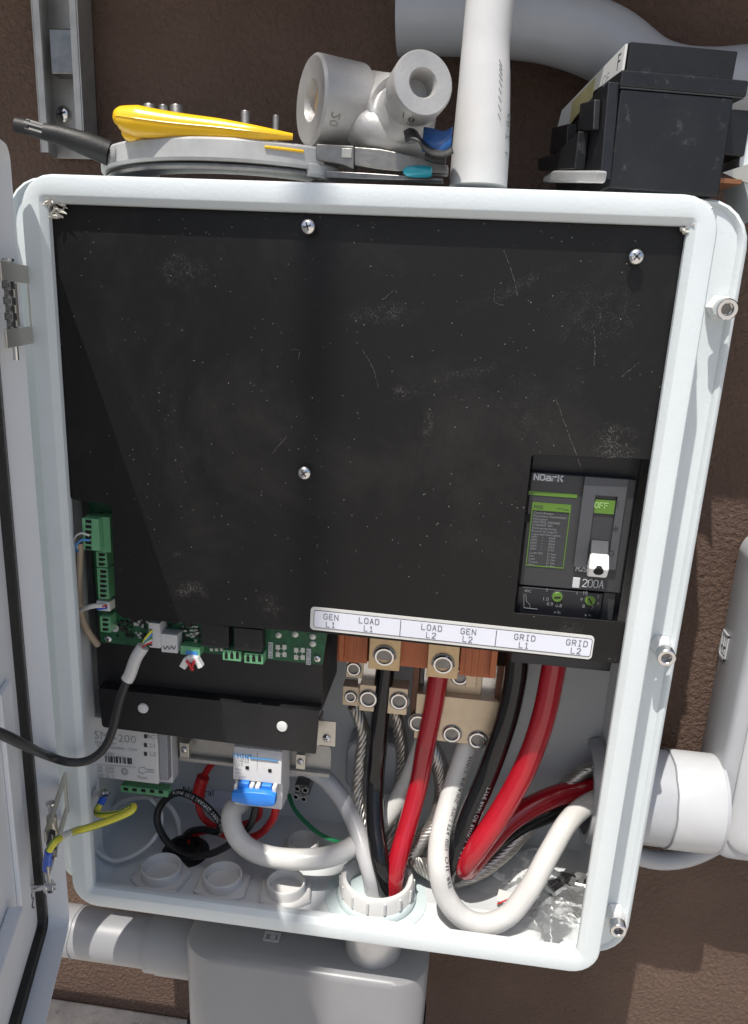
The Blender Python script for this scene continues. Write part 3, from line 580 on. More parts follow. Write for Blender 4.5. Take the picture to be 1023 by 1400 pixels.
# ================================================================== control board behind the panel
YC = .042
pcb = thing('control_circuit_board', 'green circuit board showing below the black panel', 'circuit board')
def pc(u, v): p = at(u, v, YC); return (p.x, p.z)
t = MB(); t.prism(rpoly([pc(120, 676), pc(190, 676), pc(190, 800), pc(455, 820), pc(441, 909), pc(138, 878)], [.002] * 6), YC, YC + .0016); t.build('board', 'pcb', pcb)
def term(u, v, n, w_, h_, vertical, y0=YC - .016, y1=YC - .0003, m_='connector_green', nm='terminal_connector'):
    q = MB(); q.pbox(u, v, w_, h_, y0, y1); cn = q.build(nm, m_, pcb, bevel=.0005); q = MB()
    for k in range(n):
        f = (k + .5) / n - .5
        if vertical: q.pbox(u - w_ * .05, v + f * h_ * .94, w_ * .42, h_ / n * .56, y0 - .0004, y0 + .001); q.pbox(u + w_ * .22, v + f * h_ * .94, w_ * .2, h_ / n * .36, y0 - .0004, y0 + .001)
        else: q.pbox(u + f * w_ * .92, v + h_ * .06, w_ / n * .5, h_ * .46, y0 - .0004, y0 + .001); q.pbox(u + f * w_ * .92, v - h_ * .24, w_ / n * .3, h_ * .24, y0 - .0004, y0 + .001)
    q.build('wire_slot', 'hole', cn); return cn
# large plug with six openings
q = MB(); q.pbox(124, 731, 22, 43, YC - .030, YC - .006); big = q.build('terminal_plug', 'connector_green', pcb, bevel=.0006); big['label'] = 'large green plug with six wire openings'
q = MB(); q.pbox(142, 731, 18, 48, YC - .020, YC - .0003); q.build('plug_header', 'connector_green', big, bevel=.0006)
q = MB()
for k in range(6): q.pbox(121, 713 + 7.2 * k, 8, 4.4, YC - .0304, YC - .029)
q.build('wire_slot', 'hole', big)
term(139, 765, 3, 15, 21, True); term(141, 798, 6, 15, 42, True); term(144, 854, 3, 14, 21, True)
q = MB(); q.pbox(141, 829, 18, 13, YC - .014, YC - .0003); q.build('wire_socket', 'handle_white', pcb, bevel=.0008)
p = at(161.5, 855, YC); q = MB(); q.lathe((p.x, YC - .0002, p.z), (0, -1, 0), [(.0052, 0), (.0052, .007), (.0046, .008), (.0, .008)], 18); q.build('capacitor', 'bright_steel', pcb)
for (u, v) in ((181, 849), (190, 850)): q = MB(); q.pbox(u, v, 6, 10, YC - .002, YC - .0003); q.build('chip', 'chip', pcb)
for (u, v) in ((149, 873), (434, 900)): pan_screw((at(u, v, YC).x, YC - .0002, at(u, v, YC).z), (0, -1, 0), .0042, pcb)
q = MB(); q.pbox(211, 869, 15, 34, YC - .020, YC - .0003); q.build('cable_header', 'device_white', pcb, bevel=.0006)
q = MB()
for k in range(6): q.pbox(206, 861 + 4.2 * k, 4, 2, YC - .0204, YC - .019)
q.build('header_slot', 'ink_dark', q and pcb)
q = MB(); q.pbox(231.5, 880, 22, 25, YC - .016, YC - .0003); wj = q.build('battery_socket', 'device_white', pcb, bevel=.0006)
q = MB()
for u0, u1 in ((222, 225), (225, 228), (228, 231), (231, 234), (234, 237), (237, 240)):
    k = (u0 - 222) // 3; va, vb = (883, 888) if k % 2 == 0 else (888, 883); q.tube([at(u0 + .8, va, YC - .0163), at(u1 + .8, vb, YC - .0163)], .0004, 5)
q.build('socket_mark', 'ink_dark', wj)
for (u, v) in ((293.5, 872), (339, 877)):
    q = MB(); q.pbox(u, v - 2, 38, 31, YC - .017, YC - .0003); rl_ = q.build('relay', 'chip', pcb, bevel=.0008); q = MB(); p = at(u - 1, v + 5, YC - .0172); q.lathe(p, (0, -1, 0), [(.0022, 0), (.0022, .0004), (.0015, .0004)], 14); q.build('relay_dimple', 'breaker_grey', rl_)
term(317, 896.5, 3, 25, 14, False, YC - .014); term(347, 900.5, 3, 26, 14, False, YC - .014)
q = MB(); q.pbox(260, 890, 27, 12, YC - .014, YC - .0003); gj = q.build('network_socket', 'connector_green', pcb, bevel=.0006)
q = MB(); q.pbox(262, 893, 16, 5, YC - .0146, YC - .0135); q.build('socket_window', 'blue_wire', gj)
q = MB()
for (u, v) in ((380, 885), (389, 885), (380, 895), (389, 895), (405, 889), (414, 889), (405, 899), (414, 899)): q.pbox(u, v, 5.6, 6.4, YC - .0016, YC - .0003)
q.build('solder_pad', 'solder', pcb)
for (u, v) in ((381, 868), (404, 867), (428, 870), (428, 880)):
    q = MB(); p = at(u, v, YC); q.lathe((p.x, YC - .0002, p.z), (0, -1, 0), [(.0038, 0), (.0034, .0012), (.0014, .0022), (.0, .0024)], 9); q.build('solder_joint', 'solder', pcb)
for (u, v) in ((384.5, 890), (409.5, 894)):
    q = MB(); p = at(u, v, YC - .0008); M_ = frame_of((0, -1, 0)); P_ = [p + Vector((.0034 * math.cos(k / 16 * 2 * PI), 0, .0034 * math.sin(k / 16 * 2 * PI))) for k in range(17)]; q.tube(P_, .0005, 5); q.build('ring_mark', 'ink_light', pcb)
for (u, v, st, h_) in ((370, 889, 'L1_OUT', 22), (422, 898, 'L2_OUT', 22)):
    q = MB(); q.pbox(u, v, 6, h_, YC - .0009, YC - .0003); st_ = q.build('board_label', 'ink_light', pcb)
    text_bm([(st, 0, 0, .0045)], plane_front(u, v, YC - .0012, PI / 2)).build('board_lettering', 'ink_dark', st_)
q = MB(); q2 = MB(); q3 = MB()
for k in range(130):                                              # tiny surface mount parts
    u = rnd.uniform(160, 275); v = 848 + (u - 160) * .085 + rnd.uniform(-6, 22)
    if 200 < u < 244 and v > 858 or (v > 878): continue
    (q, q2, q3)[k % 3].pbox(u, v, rnd.uniform(2, 4.5), rnd.uniform(2, 4.5), YC - rnd.uniform(.001, .003), YC - .0003)
for k in range(8): q3.pbox(262 + (k % 2) * 6, 852 + 5 * (k // 2), 4.4, 2.2, YC - .0015, YC - .0003)
for k in range(3): q3.pbox(289 + 7 * k, 888.5, 4, 4, YC - .0012, YC - .0003)
for qq, m_ in ((q, 'chip'), (q2, 'tray_black'), (q3, 'solder')): tag(qq.build('surface_parts', m_, pcb), kind='stuff')
q = MB(); p = at(213, 853, YC - .010); q.lathe((p.x, YC - .0003, p.z), (0, -1, 0), [(.0042, 0), (.0042, .008), (.0036, .009), (0, .009)], 14); q.build('round_capacitor', 'device_white', pcb)
q = MB(); q.pbox(257, 854, 9, 8, YC - .006, YC - .0003); q.build('inductor', 'chip', pcb, bevel=.001)
# ================================================================== black inverter tray
YT = .068
tray = thing('black_mounting_tray', 'black sheet steel tray below the green circuit board', 'tray')
t = MB(); t.prism([(at(122, 680, YT).x, at(122, 680, YT).z + .02), (at(440, 840, YT).x, at(122, 680, YT).z + .02), (at(440, 975, YT).x, at(440, 972, YT).z), (at(134, 940, YT).x, at(134, 938, YT).z)], YT, YT + .10); t.build('tray_body', 'tray_black', tray, bevel=.001)
YL = .054
pl_ = [pz_ for pz_ in ((at(134, 941, YL).x, at(134, 941, YL).z), (at(437, 972, YL).x, at(437, 972, YL).z), (at(432, 1031, YL).x, at(432, 1031, YL).z), (at(140, 994, YL).x, at(140, 994, YL).z))]
t = MB(); t.prism(rpoly(pl_, [.002, .002, .002, .004]), YL, YL + .0016); t.quadgrid([[Vector((pl_[0][0], YL + .0008, pl_[0][1])), Vector((pl_[1][0], YL + .0008, pl_[1][1]))], [Vector((pl_[0][0], YT + .001, pl_[0][1] + .002)), Vector((pl_[1][0], YT + .001, pl_[1][1] + .002))]], False); t.build('tray_lip', 'tray_black', tray)
for (u, v) in ((196, 968), (386, 993)):
    p = at(u, v, YL); t = MB(); t.lathe((p.x, YL, p.z), (0, -1, 0), [(.0062, 0), (.0062, .001), (.0054, .0022), (0, .0028)], 20); t.build('round_plug', 'handle_white', tray)
# bracket and rail under the tray
YR = .116
rail = thing('mounting_rail', 'steel mounting rail under the black tray', 'rail')
a, b = at(235, 1013, YR), at(452, 1040, YR); zc = (at(330, 1024, YR).z)
t = MB(); t.box2(IX0 + .002, at(453, 1030, YR).x, YR, YR + .0016, zc - .017, zc + .017)
for s_ in (-1, 1): t.box2(IX0 + .002, at(453, 1030, YR).x, YR - .006, YR - .0002, zc + s_ * .0165 - .0008, zc + s_ * .0165 + .0008); t.box2(IX0 + .002, at(453, 1030, YR).x, YR - .0075, YR - .0062, zc + s_ * .0165 - (.0 if s_ < 0 else -.0), zc + s_ * .0165 + s_ * .005)
t.build('rail_profile', 'galvanised', rail, bevel=.0004)
t = MB(); t.pbox(446, 1003, 26, 34, YR - .028, YR - .0265); t.pbox(435, 1003, 3, 34, YR - .0264, YR); br_ = t.build('end_bracket', 'nickel_plate', rail, bevel=.0006)
pan_screw(at(447, 1009, YR - .028), (0, -1, 0), .0050, br_)
for (u, v, w_, h_) in ((252, 1026, 13, 20), (411, 1042, 13, 20)):
    t = MB(); t.pbox(u, v, w_, h_, YR - .022, YR - .0085); c_ = t.build('end_clamp', 'nickel_plate', rail, bevel=.0008); pan_screw(at(u, v - 1, YR - .022), (0, -1, 0), .0042, c_)
# ================================================================== white metering module
dv = thing('meter_module', 'white meter module with barcode and printed front on the rail', 'meter')
YD = .072
def pq(u, v, y): p = at(u, v, y); return Vector((p.x, p.y, p.z))
fx0, fx1 = at(129, 1030, YD).x, at(216, 1040, YD).x; fz1, fz0 = at(170, 985, YD).z, at(170, 1067, YD).z
t = MB(); t.box2(fx0, fx1, YD, YR - .012, fz0, fz1); t.build('module_front', 'device_white', dv, bevel=.0012)
t = MB(); t.box2(fx0 + .006, fx1 + .012, YD + .014, YR - .010, fz0 - .006, fz1 - .004); t.build('module_base', 'device_white', dv, bevel=.0012)
t = MB(); t.box2(fx1 + .0005, fx1 + .011, YD + .003, YD + .034, fz0 + .004, fz1 - .003); t.build('clear_cover', 'smoke_plastic', dv, bevel=.001)
text_flat('module_lettering', 'ink_grey', dv, YD - .0005, [('SM', 139, 1006, 11), ('S-200', 167, 1010, 11)], spacing=1.05, bold=-.01)
text_flat('small_print', 'ink_grey', dv, YD - .0005, [('Energy Meter', 141, 1015, 4.5), ('3x63A 50/60Hz  1.5W', 160, 1023, 4), ('100-240V', 145, 1030, 4), ('SN 2118042', 157, 1035, 4), ('L1-N  230V', 142, 1050, 4), ('L2-N  230V', 142, 1055, 4), ('CAT III  2', 144, 1061, 4), ('Reset', 195, 1063, 4), ('ACT', 209, 1008, 6), ('L1', 209, 1020, 6), ('L2', 209, 1031, 6)], bold=-.005)
t = MB(); x = 0
while x < 36:
    w_ = rnd.choice((.7, 1.2, 1.8, 2.6)); t.pbox(145 + x, 1038 + x * .085, w_, 8, YD - .0008, YD + .0003); x += w_ + rnd.choice((.8, 1.2, 2.))
t.build('barcode', 'ink_dark', dv)
t = MB()
for v in (1007, 1019, 1031): t.pbox(199, v, 4, 5, YD - .0008, YD + .0003)
t.build('indicator', 'ink_dark', dv)
t = MB(); p = at(171, 1055, YD - .0006); t.tube([p + Vector((.0042 * math.cos(k / 20 * 2 * PI), 0, .0042 * math.sin(k / 20 * 2 * PI))) for k in range(3, 20)], .0003, 5)
P_ = [at(u, v, YD - .0006) for u, v in ((211, 1056), (200, 1055.5), (196, 1057.5), (191, 1056), (190, 1052.5), (193, 1049), (198, 1050), (201, 1052), (211, 1053))]; t.tube(spline(P_, 4), .0003, 5); t.tube([at(131, 1045, YD - .0006), at(186, 1049, YD - .0006)], .0002, 5); t.build('printed_symbol', 'ink_grey', dv)
text_flat('mark_lettering', 'ink_grey', dv, YD - .0006, [('CE', 171, 1055, 5)])
t = MB(); t.pbox(197, 1082, 64, 9, YD + .020, YD + .034); tc_ = t.build('terminal_connector', 'connector_green', dv, bevel=.0006)
t = MB()
for k in range(5): t.pbox(172 + 12 * k, 1079 + k, 6, 4, YD + .0196, YD + .021)
t.build('wire_slot', 'hole', tc_)
# ================================================================== two pole breaker
mb_ = thing('two_pole_breaker', 'small white two pole breaker with blue toggle in the lower compartment', 'circuit breaker')
YM = .063
mx0, mx1 = at(319, 1050, YM).x, at(385, 1060, YM).x; zt, zm, zn, zb = at(350, 1027, YM).z, at(350, 1068, YM).z, at(350, 1100, YM).z, at(350, 1106, YM).z
prof = [(YM + .008, zt + .004), (YM + .003, zt + .001), (YM, zt - .006), (YM - .001, zm), (YM + .006, zm - .004), (YM + .006, zn + .004), (YM + .004, zb), (YM + .03, zb - .002), (YR - .009, zb + .006), (YR - .009, zt + .008)]
t = MB(); t.extrude([(mx0, y, z) for y, z in prof], (mx1 - mx0, 0, 0)); t.build('breaker_case', 'device_white', mb_, bevel=.0010)
t = MB(); xm = (mx0 + mx1) / 2; t.box2(xm - .0002, xm + .0002, YM - .0006, YM + .02, zm, zt - .003); t.build('pole_gap', 'ink_grey', mb_)
stroke_flat('maker_lettering', 'ink_blue', mb_, YM - .0014, [('CHINT', 332, 1034, 5)], 1.1, .68, 1.5)
t = MB(); pa, pb = at(342, 1036, YM - .0012), at(380, 1040, YM - .0012); t.tube([pa, pb], .0010, 6, flat=.3); t.build('blue_line', 'ink_blue', mb_)
text_flat('small_print', 'ink_grey', mb_, YM - .0014, [('NXB-63', 330, 1040, 4), ('C63', 326, 1045, 4.5), ('6000', 326, 1052, 3), ('240V~', 327, 1057, 3), ('UL 1077', 328, 1062, 3)], bold=-.004)
text_flat('top_print', 'ink_grey', mb_, YM + .0015, [('1N2', 337, 1021.5, 4)])
t = MB(); t.pbox(338, 1050, 4.5, 4, YM - .0014, YM + .001); t.pbox(369, 1054, 4.5, 4, YM - .0014, YM + .001); t.build('indicator', 'hole', mb_)
tw = at(350, 1075, YM - .002)
for (u0, u1) in ((327, 341), (358, 372)):
    t = MB(); a0, a1 = at(u0, 1072, YM - .003).x, at(u1, 1074, YM - .003).x; t.box2(a0, a1, YM - .006, YM + .004, at(340, 1082, YM).z, at(340, 1067, YM).z); t.build('toggle_barrel', 'blue_plastic', mb_, bevel=.0015)
t = MB()
for (u0, u1) in ((321, 326), (342, 348), (350, 356.5), (373, 379)):
    a0, a1 = at(u0, 1072, YM - .003).x, at(u1, 1074, YM - .003).x; t.box2(a0, a1, YM - .0085, YM + .004, at((u0 + u1) / 2, 1085 + (u0 - 321) * .07, YM).z, at((u0 + u1) / 2, 1067 + (u0 - 321) * .07, YM).z)
t.build('toggle_cheek', 'handle_white', mb_, bevel=.0022, seg=3)
t = MB(); L_ = []
for (u, hw) in ((318.5, 6), (328, 8), (340, 10), (360, 10), (372, 9), (377.5, 6)):
    p = at(u, 1086 + (u - 318) * .085 + 1, YM - .010); b_ = pxm(u, 1090, YM)[1]; L_.append([p + Vector((0, dy * .0055, dz * hw * b_)) for dy, dz in ((-1, -.5), (-.8, -.9), (.6, -1), (1, -.6), (1, .9), (0, 1), (-.7, .8), (-1, .2))])
t.quadgrid(L_, True, True, True); t.build('toggle_bar', 'blue_plastic', mb_, bevel=.0008)
# ================================================================== power terminal blocks
def hexlug(parent, u, v, y, rpx, d=(0, -1, 0)):
    p = at(u, v, y); r = rpx * pxm(u, v, y)[0]; q = MB(); q.screw_socket(p, d, r, .003, r * .68, .007); s = q.build('set_screw', 'bright_steel', parent)
    q = MB(); q.lathe(p + Vector(d).normalized() * .0003, d, [(r * .67, 0), (r * .67, .0002)], 6); q.lathe(p, d, [(r * 1.14, -.002), (r * 1.14, .0003)], 24); q.build('hex_recess', 'dark_steel', s)
    return s
tb = thing('load_terminal_block', 'brown power terminal block with brass coloured lugs under the label strip', 'terminal block')
YK = .105
for (u, v, w_, h_, y_, m_) in ((482, 882, 42, 38, YK - .004, 'bakelite'), (567, 888, 38, 40, YK - .002, 'bakelite'), (652, 900, 46, 42, YK - .004, 'bakelite')):
    t = MB(); t.pbox(u, v, w_, h_ + 10, y_, YK + .045); bb = t.build('insulator', m_, tb, bevel=.001)
    t = MB()
    for k in range(4): t.pbox(u - w_ * .3 + k * w_ * .2, v, w_ * .05, h_ + 9, y_ - .0015, y_ - .0002)
    if m_ and u != 567: t.build('rib', 'bakelite', bb)
for (u, v, w_, h_) in ((467, 884, 7, 58), (676, 906, 9, 60), (509, 950, 4, 2)):
    if h_ > 10: t = MB(); t.pbox(u, v - 8, w_, h_, YK - .012, YK + .04); t.build('insulator_cheek', 'bakelite', tb, bevel=.0008)
for (u, v) in ((526, 893), (606, 904)):
    t = MB(); t.pbox(u, v, 43, 47, YK - .020, YK + .02); lg = t.build('lug', 'tin_lug', tb, bevel=.0009); hexlug(lg, u, v + 4, YK - .020, 14.5, (0, -1, -.10))
# lower double lug with stacked levels
t = MB(); t.pbox(524, 957, 66, 36, YK + .002, YK + .026); lg = t.build('double_lug', 'pale_lug', tb, bevel=.0009); hexlug(lg, 504, 955, YK + .002, 12.5); hexlug(lg, 546, 958, YK + .002, 12.5)
t = MB(); t.pbox(480, 952, 24, 26, YK + .010, YK + .03); lg = t.build('small_lug', 'pale_lug', tb, bevel=.0009); hexlug(lg, 480, 952, YK + .010, 8)
t = MB(); t.pbox(485, 912, 24, 30, YK + .014, YK + .03); lg = t.build('small_lug', 'pale_lug', tb, bevel=.0009); hexlug(lg, 484, 914, YK + .014, 10)
t = MB(); t.pbox(568, 940, 9, 120, YK + .018, YK + .05); t.build('insulator_bar', 'bakelite_dark', tb, bevel=.001)
t = MB(); t.pbox(510, 925, 40, 40, YK + .016, YK + .03); t.build('metal_strap', 'steel', tb)
nb = thing('neutral_terminal_bar', 'wide bare metal neutral lug bar behind the red cable', 'terminal bar')
t = MB(); t.pbox(623, 985, 112, 62, YK + .012, YK + .040); lg = t.build('bar', 'pale_lug', nb, bevel=.001)
for (u, v) in ((572, 988), (618, 1003), (653, 1011)): hexlug(lg, u, v, YK + .012, 12.5)
t = MB(); t.pbox(630, 940, 104, 70, YK + .030, YK + .06); t.build('base_plate', 'steel', nb, bevel=.001)
t = MB(); t.pbox(625, 925, 70, 46, YK + .024, YK + .0295); st_ = t.build('stepped_lug', 'pale_lug', nb, bevel=.001); hexlug(st_, 629, 925, YK + .024, 12); 
t = MB(); t.pbox(645, 925, 14, 30, YK + .020, YK + .0238); t.build('link_strap', 'pale_lug', nb, bevel=.0006)
t = MB(); t.pbox(683, 950, 12, 80, YK + .020, YK + .06); t.build('insulator_post', 'bakelite_dark', nb, bevel=.001)
gb = thing('ground_lug', 'small steel ground lug on the back plate beside the small breaker', 'ground lug')
p = at(413, 1083, .150)
t = MB(); t.pbox(413, 1080, 20, 14, .150, .185); t.build('lug_body', 'dark_steel', gb, bevel=.001)
for (u, v) in ((405, 1088), (416, 1091), (407, 1077), (418, 1079)): t = MB(); t.screw_socket(at(u, v, .149), (0, -1, 0), .0044, .003, .0026, .003); t.build('set_screw', 'bright_steel', gb)
# back label
nl = MB(); nl.pbox(296, 1092, 70, 24, IB - .0012, IB - .0004); nl = tag(nl.build('back_label', 'label_white'), 'pale strip label on the back plate behind the red wire', 'label')
text_flat('label_lettering', 'ink_dark', nl, IB - .0016, [('Neutral', 271, 1082, 9)])
cv_ = MB(); p = at(505, 1040, .17); cv_.quadgrid([rrect(p.x - .030, p.x + .045, p.z - .045, p.z + .030, .018, y) for y in (IB - .001, .168)] + [rrect(p.x - .027, p.x + .042, p.z - .042, p.z + .027, .016, .165)], True, False, True)
tag(cv_.build('plastic_cover', 'grey_pvc'), 'rounded grey cover on the back plate behind the cables', 'cover')
# ================================================================== floor fittings
def hub(u, v, label, rpx=26, y=None):
    c = atz(u, v + 1, .013); mpp = pxm(u, v, c.y)[0]; r = rpx * mpp
    h = thing('conduit_hub', label, 'conduit fitting', group='white conduit hubs on the enclosure floor')
    q = MB(); q.lathe((c.x, c.y, .0004), (0, 0, 1), [(r * 1.50, 0), (r * 1.50, .0055), (r * 1.42, .0075), (r * 1.05, .0078)], 6, .3 + u); q.build('hex_nut', 'hub_plastic', h, smooth=30)
    q = MB(); q.lathe((c.x, c.y, .0006), (0, 0, 1), [(r * 1.02, .006), (r, .0185), (r * .97, .0198), (r * .90, .0198), (r * .885, .0185), (r * .86, .0022)], 32); q.build('threaded_ring', 'hub_plastic', h, smooth=50)
    q = MB(); q.lathe((c.x, c.y, .0030), (0, 0, 1), [(r * .84, 0), (r * .84, .0004)], 32); q.build('throat_shade_disc', 'throat_shade', h)  # flat disc in darker grey, painting in the shaded depth of an open hub
    return h
hub(221, 1189, 'white hex conduit hub on the floor, nearest the left wall')
hub(305, 1200, 'white hex conduit hub on the floor, middle of the front row')
hub(391, 1210, 'white hex conduit hub at the edge of the sunlight on the floor')
hub(415, 1153, 'white conduit hub on the floor behind the thick white cable', 21)
gl = thing('black_cable_gland', 'black cable gland on the floor under the coiled black wire', 'cable gland')
c = atz(254, 1160, .008); q = MB(); q.lathe((c.x, c.y, .0005), (0, 0, 1), [(.030, 0), (.030, .004), (.024, .006), (.023, .012), (.017, .013), (.016, .004), (0, .003)], 28); q.build('gland_body', 'black_rubber', gl, smooth=50)
mh = thing('conduit_bushing', 'large ribbed white conduit bushing holding the thick cables', 'conduit fitting')
HC = atz(516, 1199, .030)
HR = 50 * pxm(516, 1199, HC.y)[0]
q = MB(); q.lathe((HC.x, HC.y, .0003), (0, 0, 1), [(HR * 1.42, 0), (HR * 1.40, .0028), (HR * 1.1, .0033)], 40); q.build('sealing_ring', 'solvent', mh, smooth=50)
q = MB(); q.lathe((HC.x, HC.y, .003), (0, 0, 1), [(HR * 1.08, 0), (HR * 1.10, .003), (HR * 1.04, .007), (HR * .98, .009)], 40); q.build('base_ring', 'solvent', mh, smooth=60)
q = MB(); q.lathe((HC.x, HC.y, .006), (0, 0, 1), [(HR * .98, 0), (HR * 1.03, .002), (HR * 1.0, .005), (HR, .024), (HR * .96, .0265), (HR * .86, .0265), (HR * .80, .022), (HR * .78, -.002), (0, -.003)], 44); q.build('bushing', 'hub_plastic', mh, smooth=50)
q = MB()
for k in range(14):
    a = 2 * PI * k / 14 + .1; q.box((HC.x + HR * 1.005 * math.cos(a), HC.y + HR * 1.005 * math.sin(a), .0215), (.0030, .0030, .016), Matrix.Rotation(a, 3, 'Z'))
q.build('rib', 'hub_plastic', mh, bevel=.0008)
# ================================================================== thick cables
DEEP = .060
o_, P = cable('black_cable', 'thick black cable from the left lug down into the ribbed bushing', [(528, 905, .055), (523, 950, .054), (518, 1010, .054), (513, 1070, .055), (513, 1125, .057), (519, 1170, .060), (527, 1205, .066), (533, 1240, .07)], .0110, 'black_cable', group='thick black power cables')
o_, P = cable('red_cable', 'thick red cable from the middle lug down into the ribbed bushing', [(601, 915, .055), (594, 960, .054), (582, 1020, .054), (573, 1070, .056), (560, 1120, .060), (547, 1165, .064), (539, 1200, .067), (534, 1240, .07)], .0116, 'red_cable', group='thick red power cables')
DEEP = .040
o_, P = cable('red_cable', 'thick red cable hanging from the breaker and hooking back to the right wall', [(762, 880, .050), (756, 920, .048), (742, 985, .046), (718, 1050, .047), (684, 1112, .050), (655, 1155, .056), (637, 1180, .066), (640, 1186, .080), (662, 1160, .094), (700, 1120, .105), (750, 1092, .115), (800, 1078, .125), (850, 1074, .130)], .0134, 'red_cable', group='thick red power cables', n=10)
o_, P = cable('black_cable', 'thick black cable hanging from the breaker beside the white cable', [(708, 880, .056), (705, 925, .055), (692, 985, .054), (668, 1055, .055), (642, 1115, .058), (622, 1165, .064), (612, 1190, .076), (625, 1190, .094), (662, 1162, .108), (712, 1128, .120), (765, 1106, .130), (820, 1096, .138), (860, 1095, .140)], .0130, 'black_cable', group='thick black power cables', n=10)
text_on_tube('cable_print', 'TYPE RHH OR RHW-2  4/0 AWG  600V  VW-1', spline(path([(668, 1055, .055), (642, 1115, .058), (622, 1165, .064)]), 10), .0130, .012, 4.3, .0070, 'ink_grey', o_)
wo, P = cable('white_cable', 'thick white cable looping over the floor from the neutral bar to the right wall', [(646, 990, .100), (638, 1022, .092), (626, 1058, .084), (612, 1102, .074), (601, 1148, .058), (600, 1185, .042), (608, 1222, .039), (630, 1252, .038), (662, 1264, .038), (696, 1250, .042), (726, 1212, .050), (752, 1165, .060), (776, 1125, .075), (800, 1102, .095), (830, 1088, .115), (852, 1084, .125)], .0124, 'white_cable', group='thick white cables', n=10)
text_on_tube('cable_print', 'HW-2  4/0 AWG  VW-1 FT4  600V  OIL RES', P, .0124, .035, 4.1, .0080, 'ink_dark', wo)
o_, P = cable('white_cable', 'white cable from the small breaker curving right and up behind the red cable', [(330, 1098, .075), (318, 1108, .062), (318, 1130, .056), (334, 1155, .055), (368, 1171, .055), (420, 1175, .056), (460, 1168, .066), (496, 1148, .090), (520, 1126, .100), (542, 1098, .100), (562, 1060, .098), (578, 1020, .097), (588, 985, .097)], .0124, 'white_cable', group='thick white cables', n=9)
o_, P = cable('white_cable', 'greyish white cable arching from behind the small breaker down into the bushing', [(395, 1050, .095), (420, 1050, .096), (446, 1066, .094), (470, 1096, .088), (487, 1130, .082), (499, 1168, .074), (508, 1200, .070), (514, 1240, .07)], .0110, 'clear_jacket', group='thick white cables', n=9)
stranded('bare_ground_cable', 'bare stranded metal cable just left of the black cable that enters the ribbed bushing', [(484, 965, .095), (497, 1000, .094), (493, 1045, .090), (490, 1085, .088), (500, 1140, .086), (518, 1190, .084), (522, 1230, .08)], .0084, group='bare stranded cables')
stranded('bare_ground_cable', 'bare stranded metal cable between the left black cable and the middle red cable', [(536, 965, .094), (546, 1000, .108), (550, 1040, .120), (545, 1085, .124), (535, 1130, .124), (528, 1180, .11)], .0084, group='bare stranded cables')
stranded('bare_ground_cable', 'bare stranded metal cable bulging right of the middle red cable', [(575, 1000, .110), (597, 1035, .104), (606, 1080, .098), (598, 1120, .094), (578, 1148, .092), (562, 1170, .094), (580, 1185, .098), (612, 1205, .100)], .0112, group='bare stranded cables', ns=11)
stranded('bare_ground_cable', 'bare stranded metal cable reaching the hub on the right wall', [(852, 1044, .135), (822, 1048, .130), (795, 1058, .126), (770, 1078, .124), (745, 1105, .124), (715, 1140, .120), (685, 1172, .112), (650, 1195, .102), (612, 1205, .100), (580, 1180, .098)], .0092, group='bare stranded cables', ns=9)
# thin wires
DEEP = .020
WG = 'thin wires in the lower compartment'
def wire(name, label, pts, r, m_, n=8): return cable(name, label, pts, r, m_, 'wire', None, n, 10)
wire('red_wire', 'red wire rising in an arc behind the small breaker', [(335, 1030, .12), (306, 1032, .125), (284, 1052, .13), (272, 1085, .13), (276, 1115, .13), (300, 1132, .128), (330, 1128, .122), (352, 1118, .112), (356, 1100, .098)], .0044, 'red_wire')
wire('red_wire', 'red wire from under the small breaker into the black gland', [(378, 1102, .085), (372, 1122, .090), (352, 1142, .098), (322, 1146, .108), (292, 1136, .116), (270, 1138, .122), (258, 1150, .12), (254, 1172, .115)], .0048, 'red_wire')
t = MB(); P = path([(278, 1062, .126), (273, 1078, .124), (271, 1095, .125)]); t.tube(spline(P, 5, None), .0085, 12); tag(t.build('red_splice', 'red_wire'), 'fat red splice sleeve on the arched red wire', 'wire splice')
bwr, P = wire('black_wire', 'black wire coiled in a loop between the meter and the small breaker', [(350, 1102, .080), (342, 1128, .078), (318, 1152, .076), (285, 1168, .078), (252, 1168, .082), (228, 1150, .088), (215, 1122, .092), (222, 1098, .094), (243, 1084, .090), (268, 1092, .084), (288, 1108, .080), (301, 1126, .084), (298, 1137, .094), (276, 1134, .106), (256, 1140, .112), (250, 1162, .113), (252, 1178, .113)], .0046, 'black_wire', 9)
text_on_tube('wire_print', 'AWM 1015 14AWG 105C 600V VW-1', P, .0046, .235, 4.4, .0062, 'ink_light', bwr)
wire('green_wire', 'green ground wire running from the ground lug to the bushing', [(395, 1086, .148), (402, 1105, .140), (418, 1124, .132), (440, 1142, .122), (468, 1152, .112), (492, 1150, .105), (512, 1180, .09), (518, 1220, .08)], .0028, 'green_wire')
wire('white_wire', 'thin white lead looping low against the left wall', [(207, 1092, .100), (219, 1106, .100), (220, 1128, .096), (208, 1150, .086), (186, 1168, .074), (160, 1177, .062), (140, 1170, .056), (128, 1156, .056)], .0030, 'white_cable')
wire('white_wire', 'thin white lead arching under the meter module to the gland', [(150, 1110, .135), (170, 1094, .130), (200, 1090, .126), (228, 1098, .124), (242, 1118, .122), (246, 1140, .120), (248, 1170, .115)], .0034, 'white_cable')
DEEP = 0.
wire('tan_wire', 'tan lead running down the left edge beside the green plugs', [(110, 742, .030), (109, 770, .032), (108, 805, .036), (111, 838, .042), (120, 862, .050), (134, 882, .058)], .0038, 'tan_wire')
wire('blue_wire', 'tiny blue wire entering the large green plug', [(122, 739, .0115), (114, 738, .008), (107, 742, .012), (103, 749, .020), (109, 756, .03)], .0011, 'blue_wire')
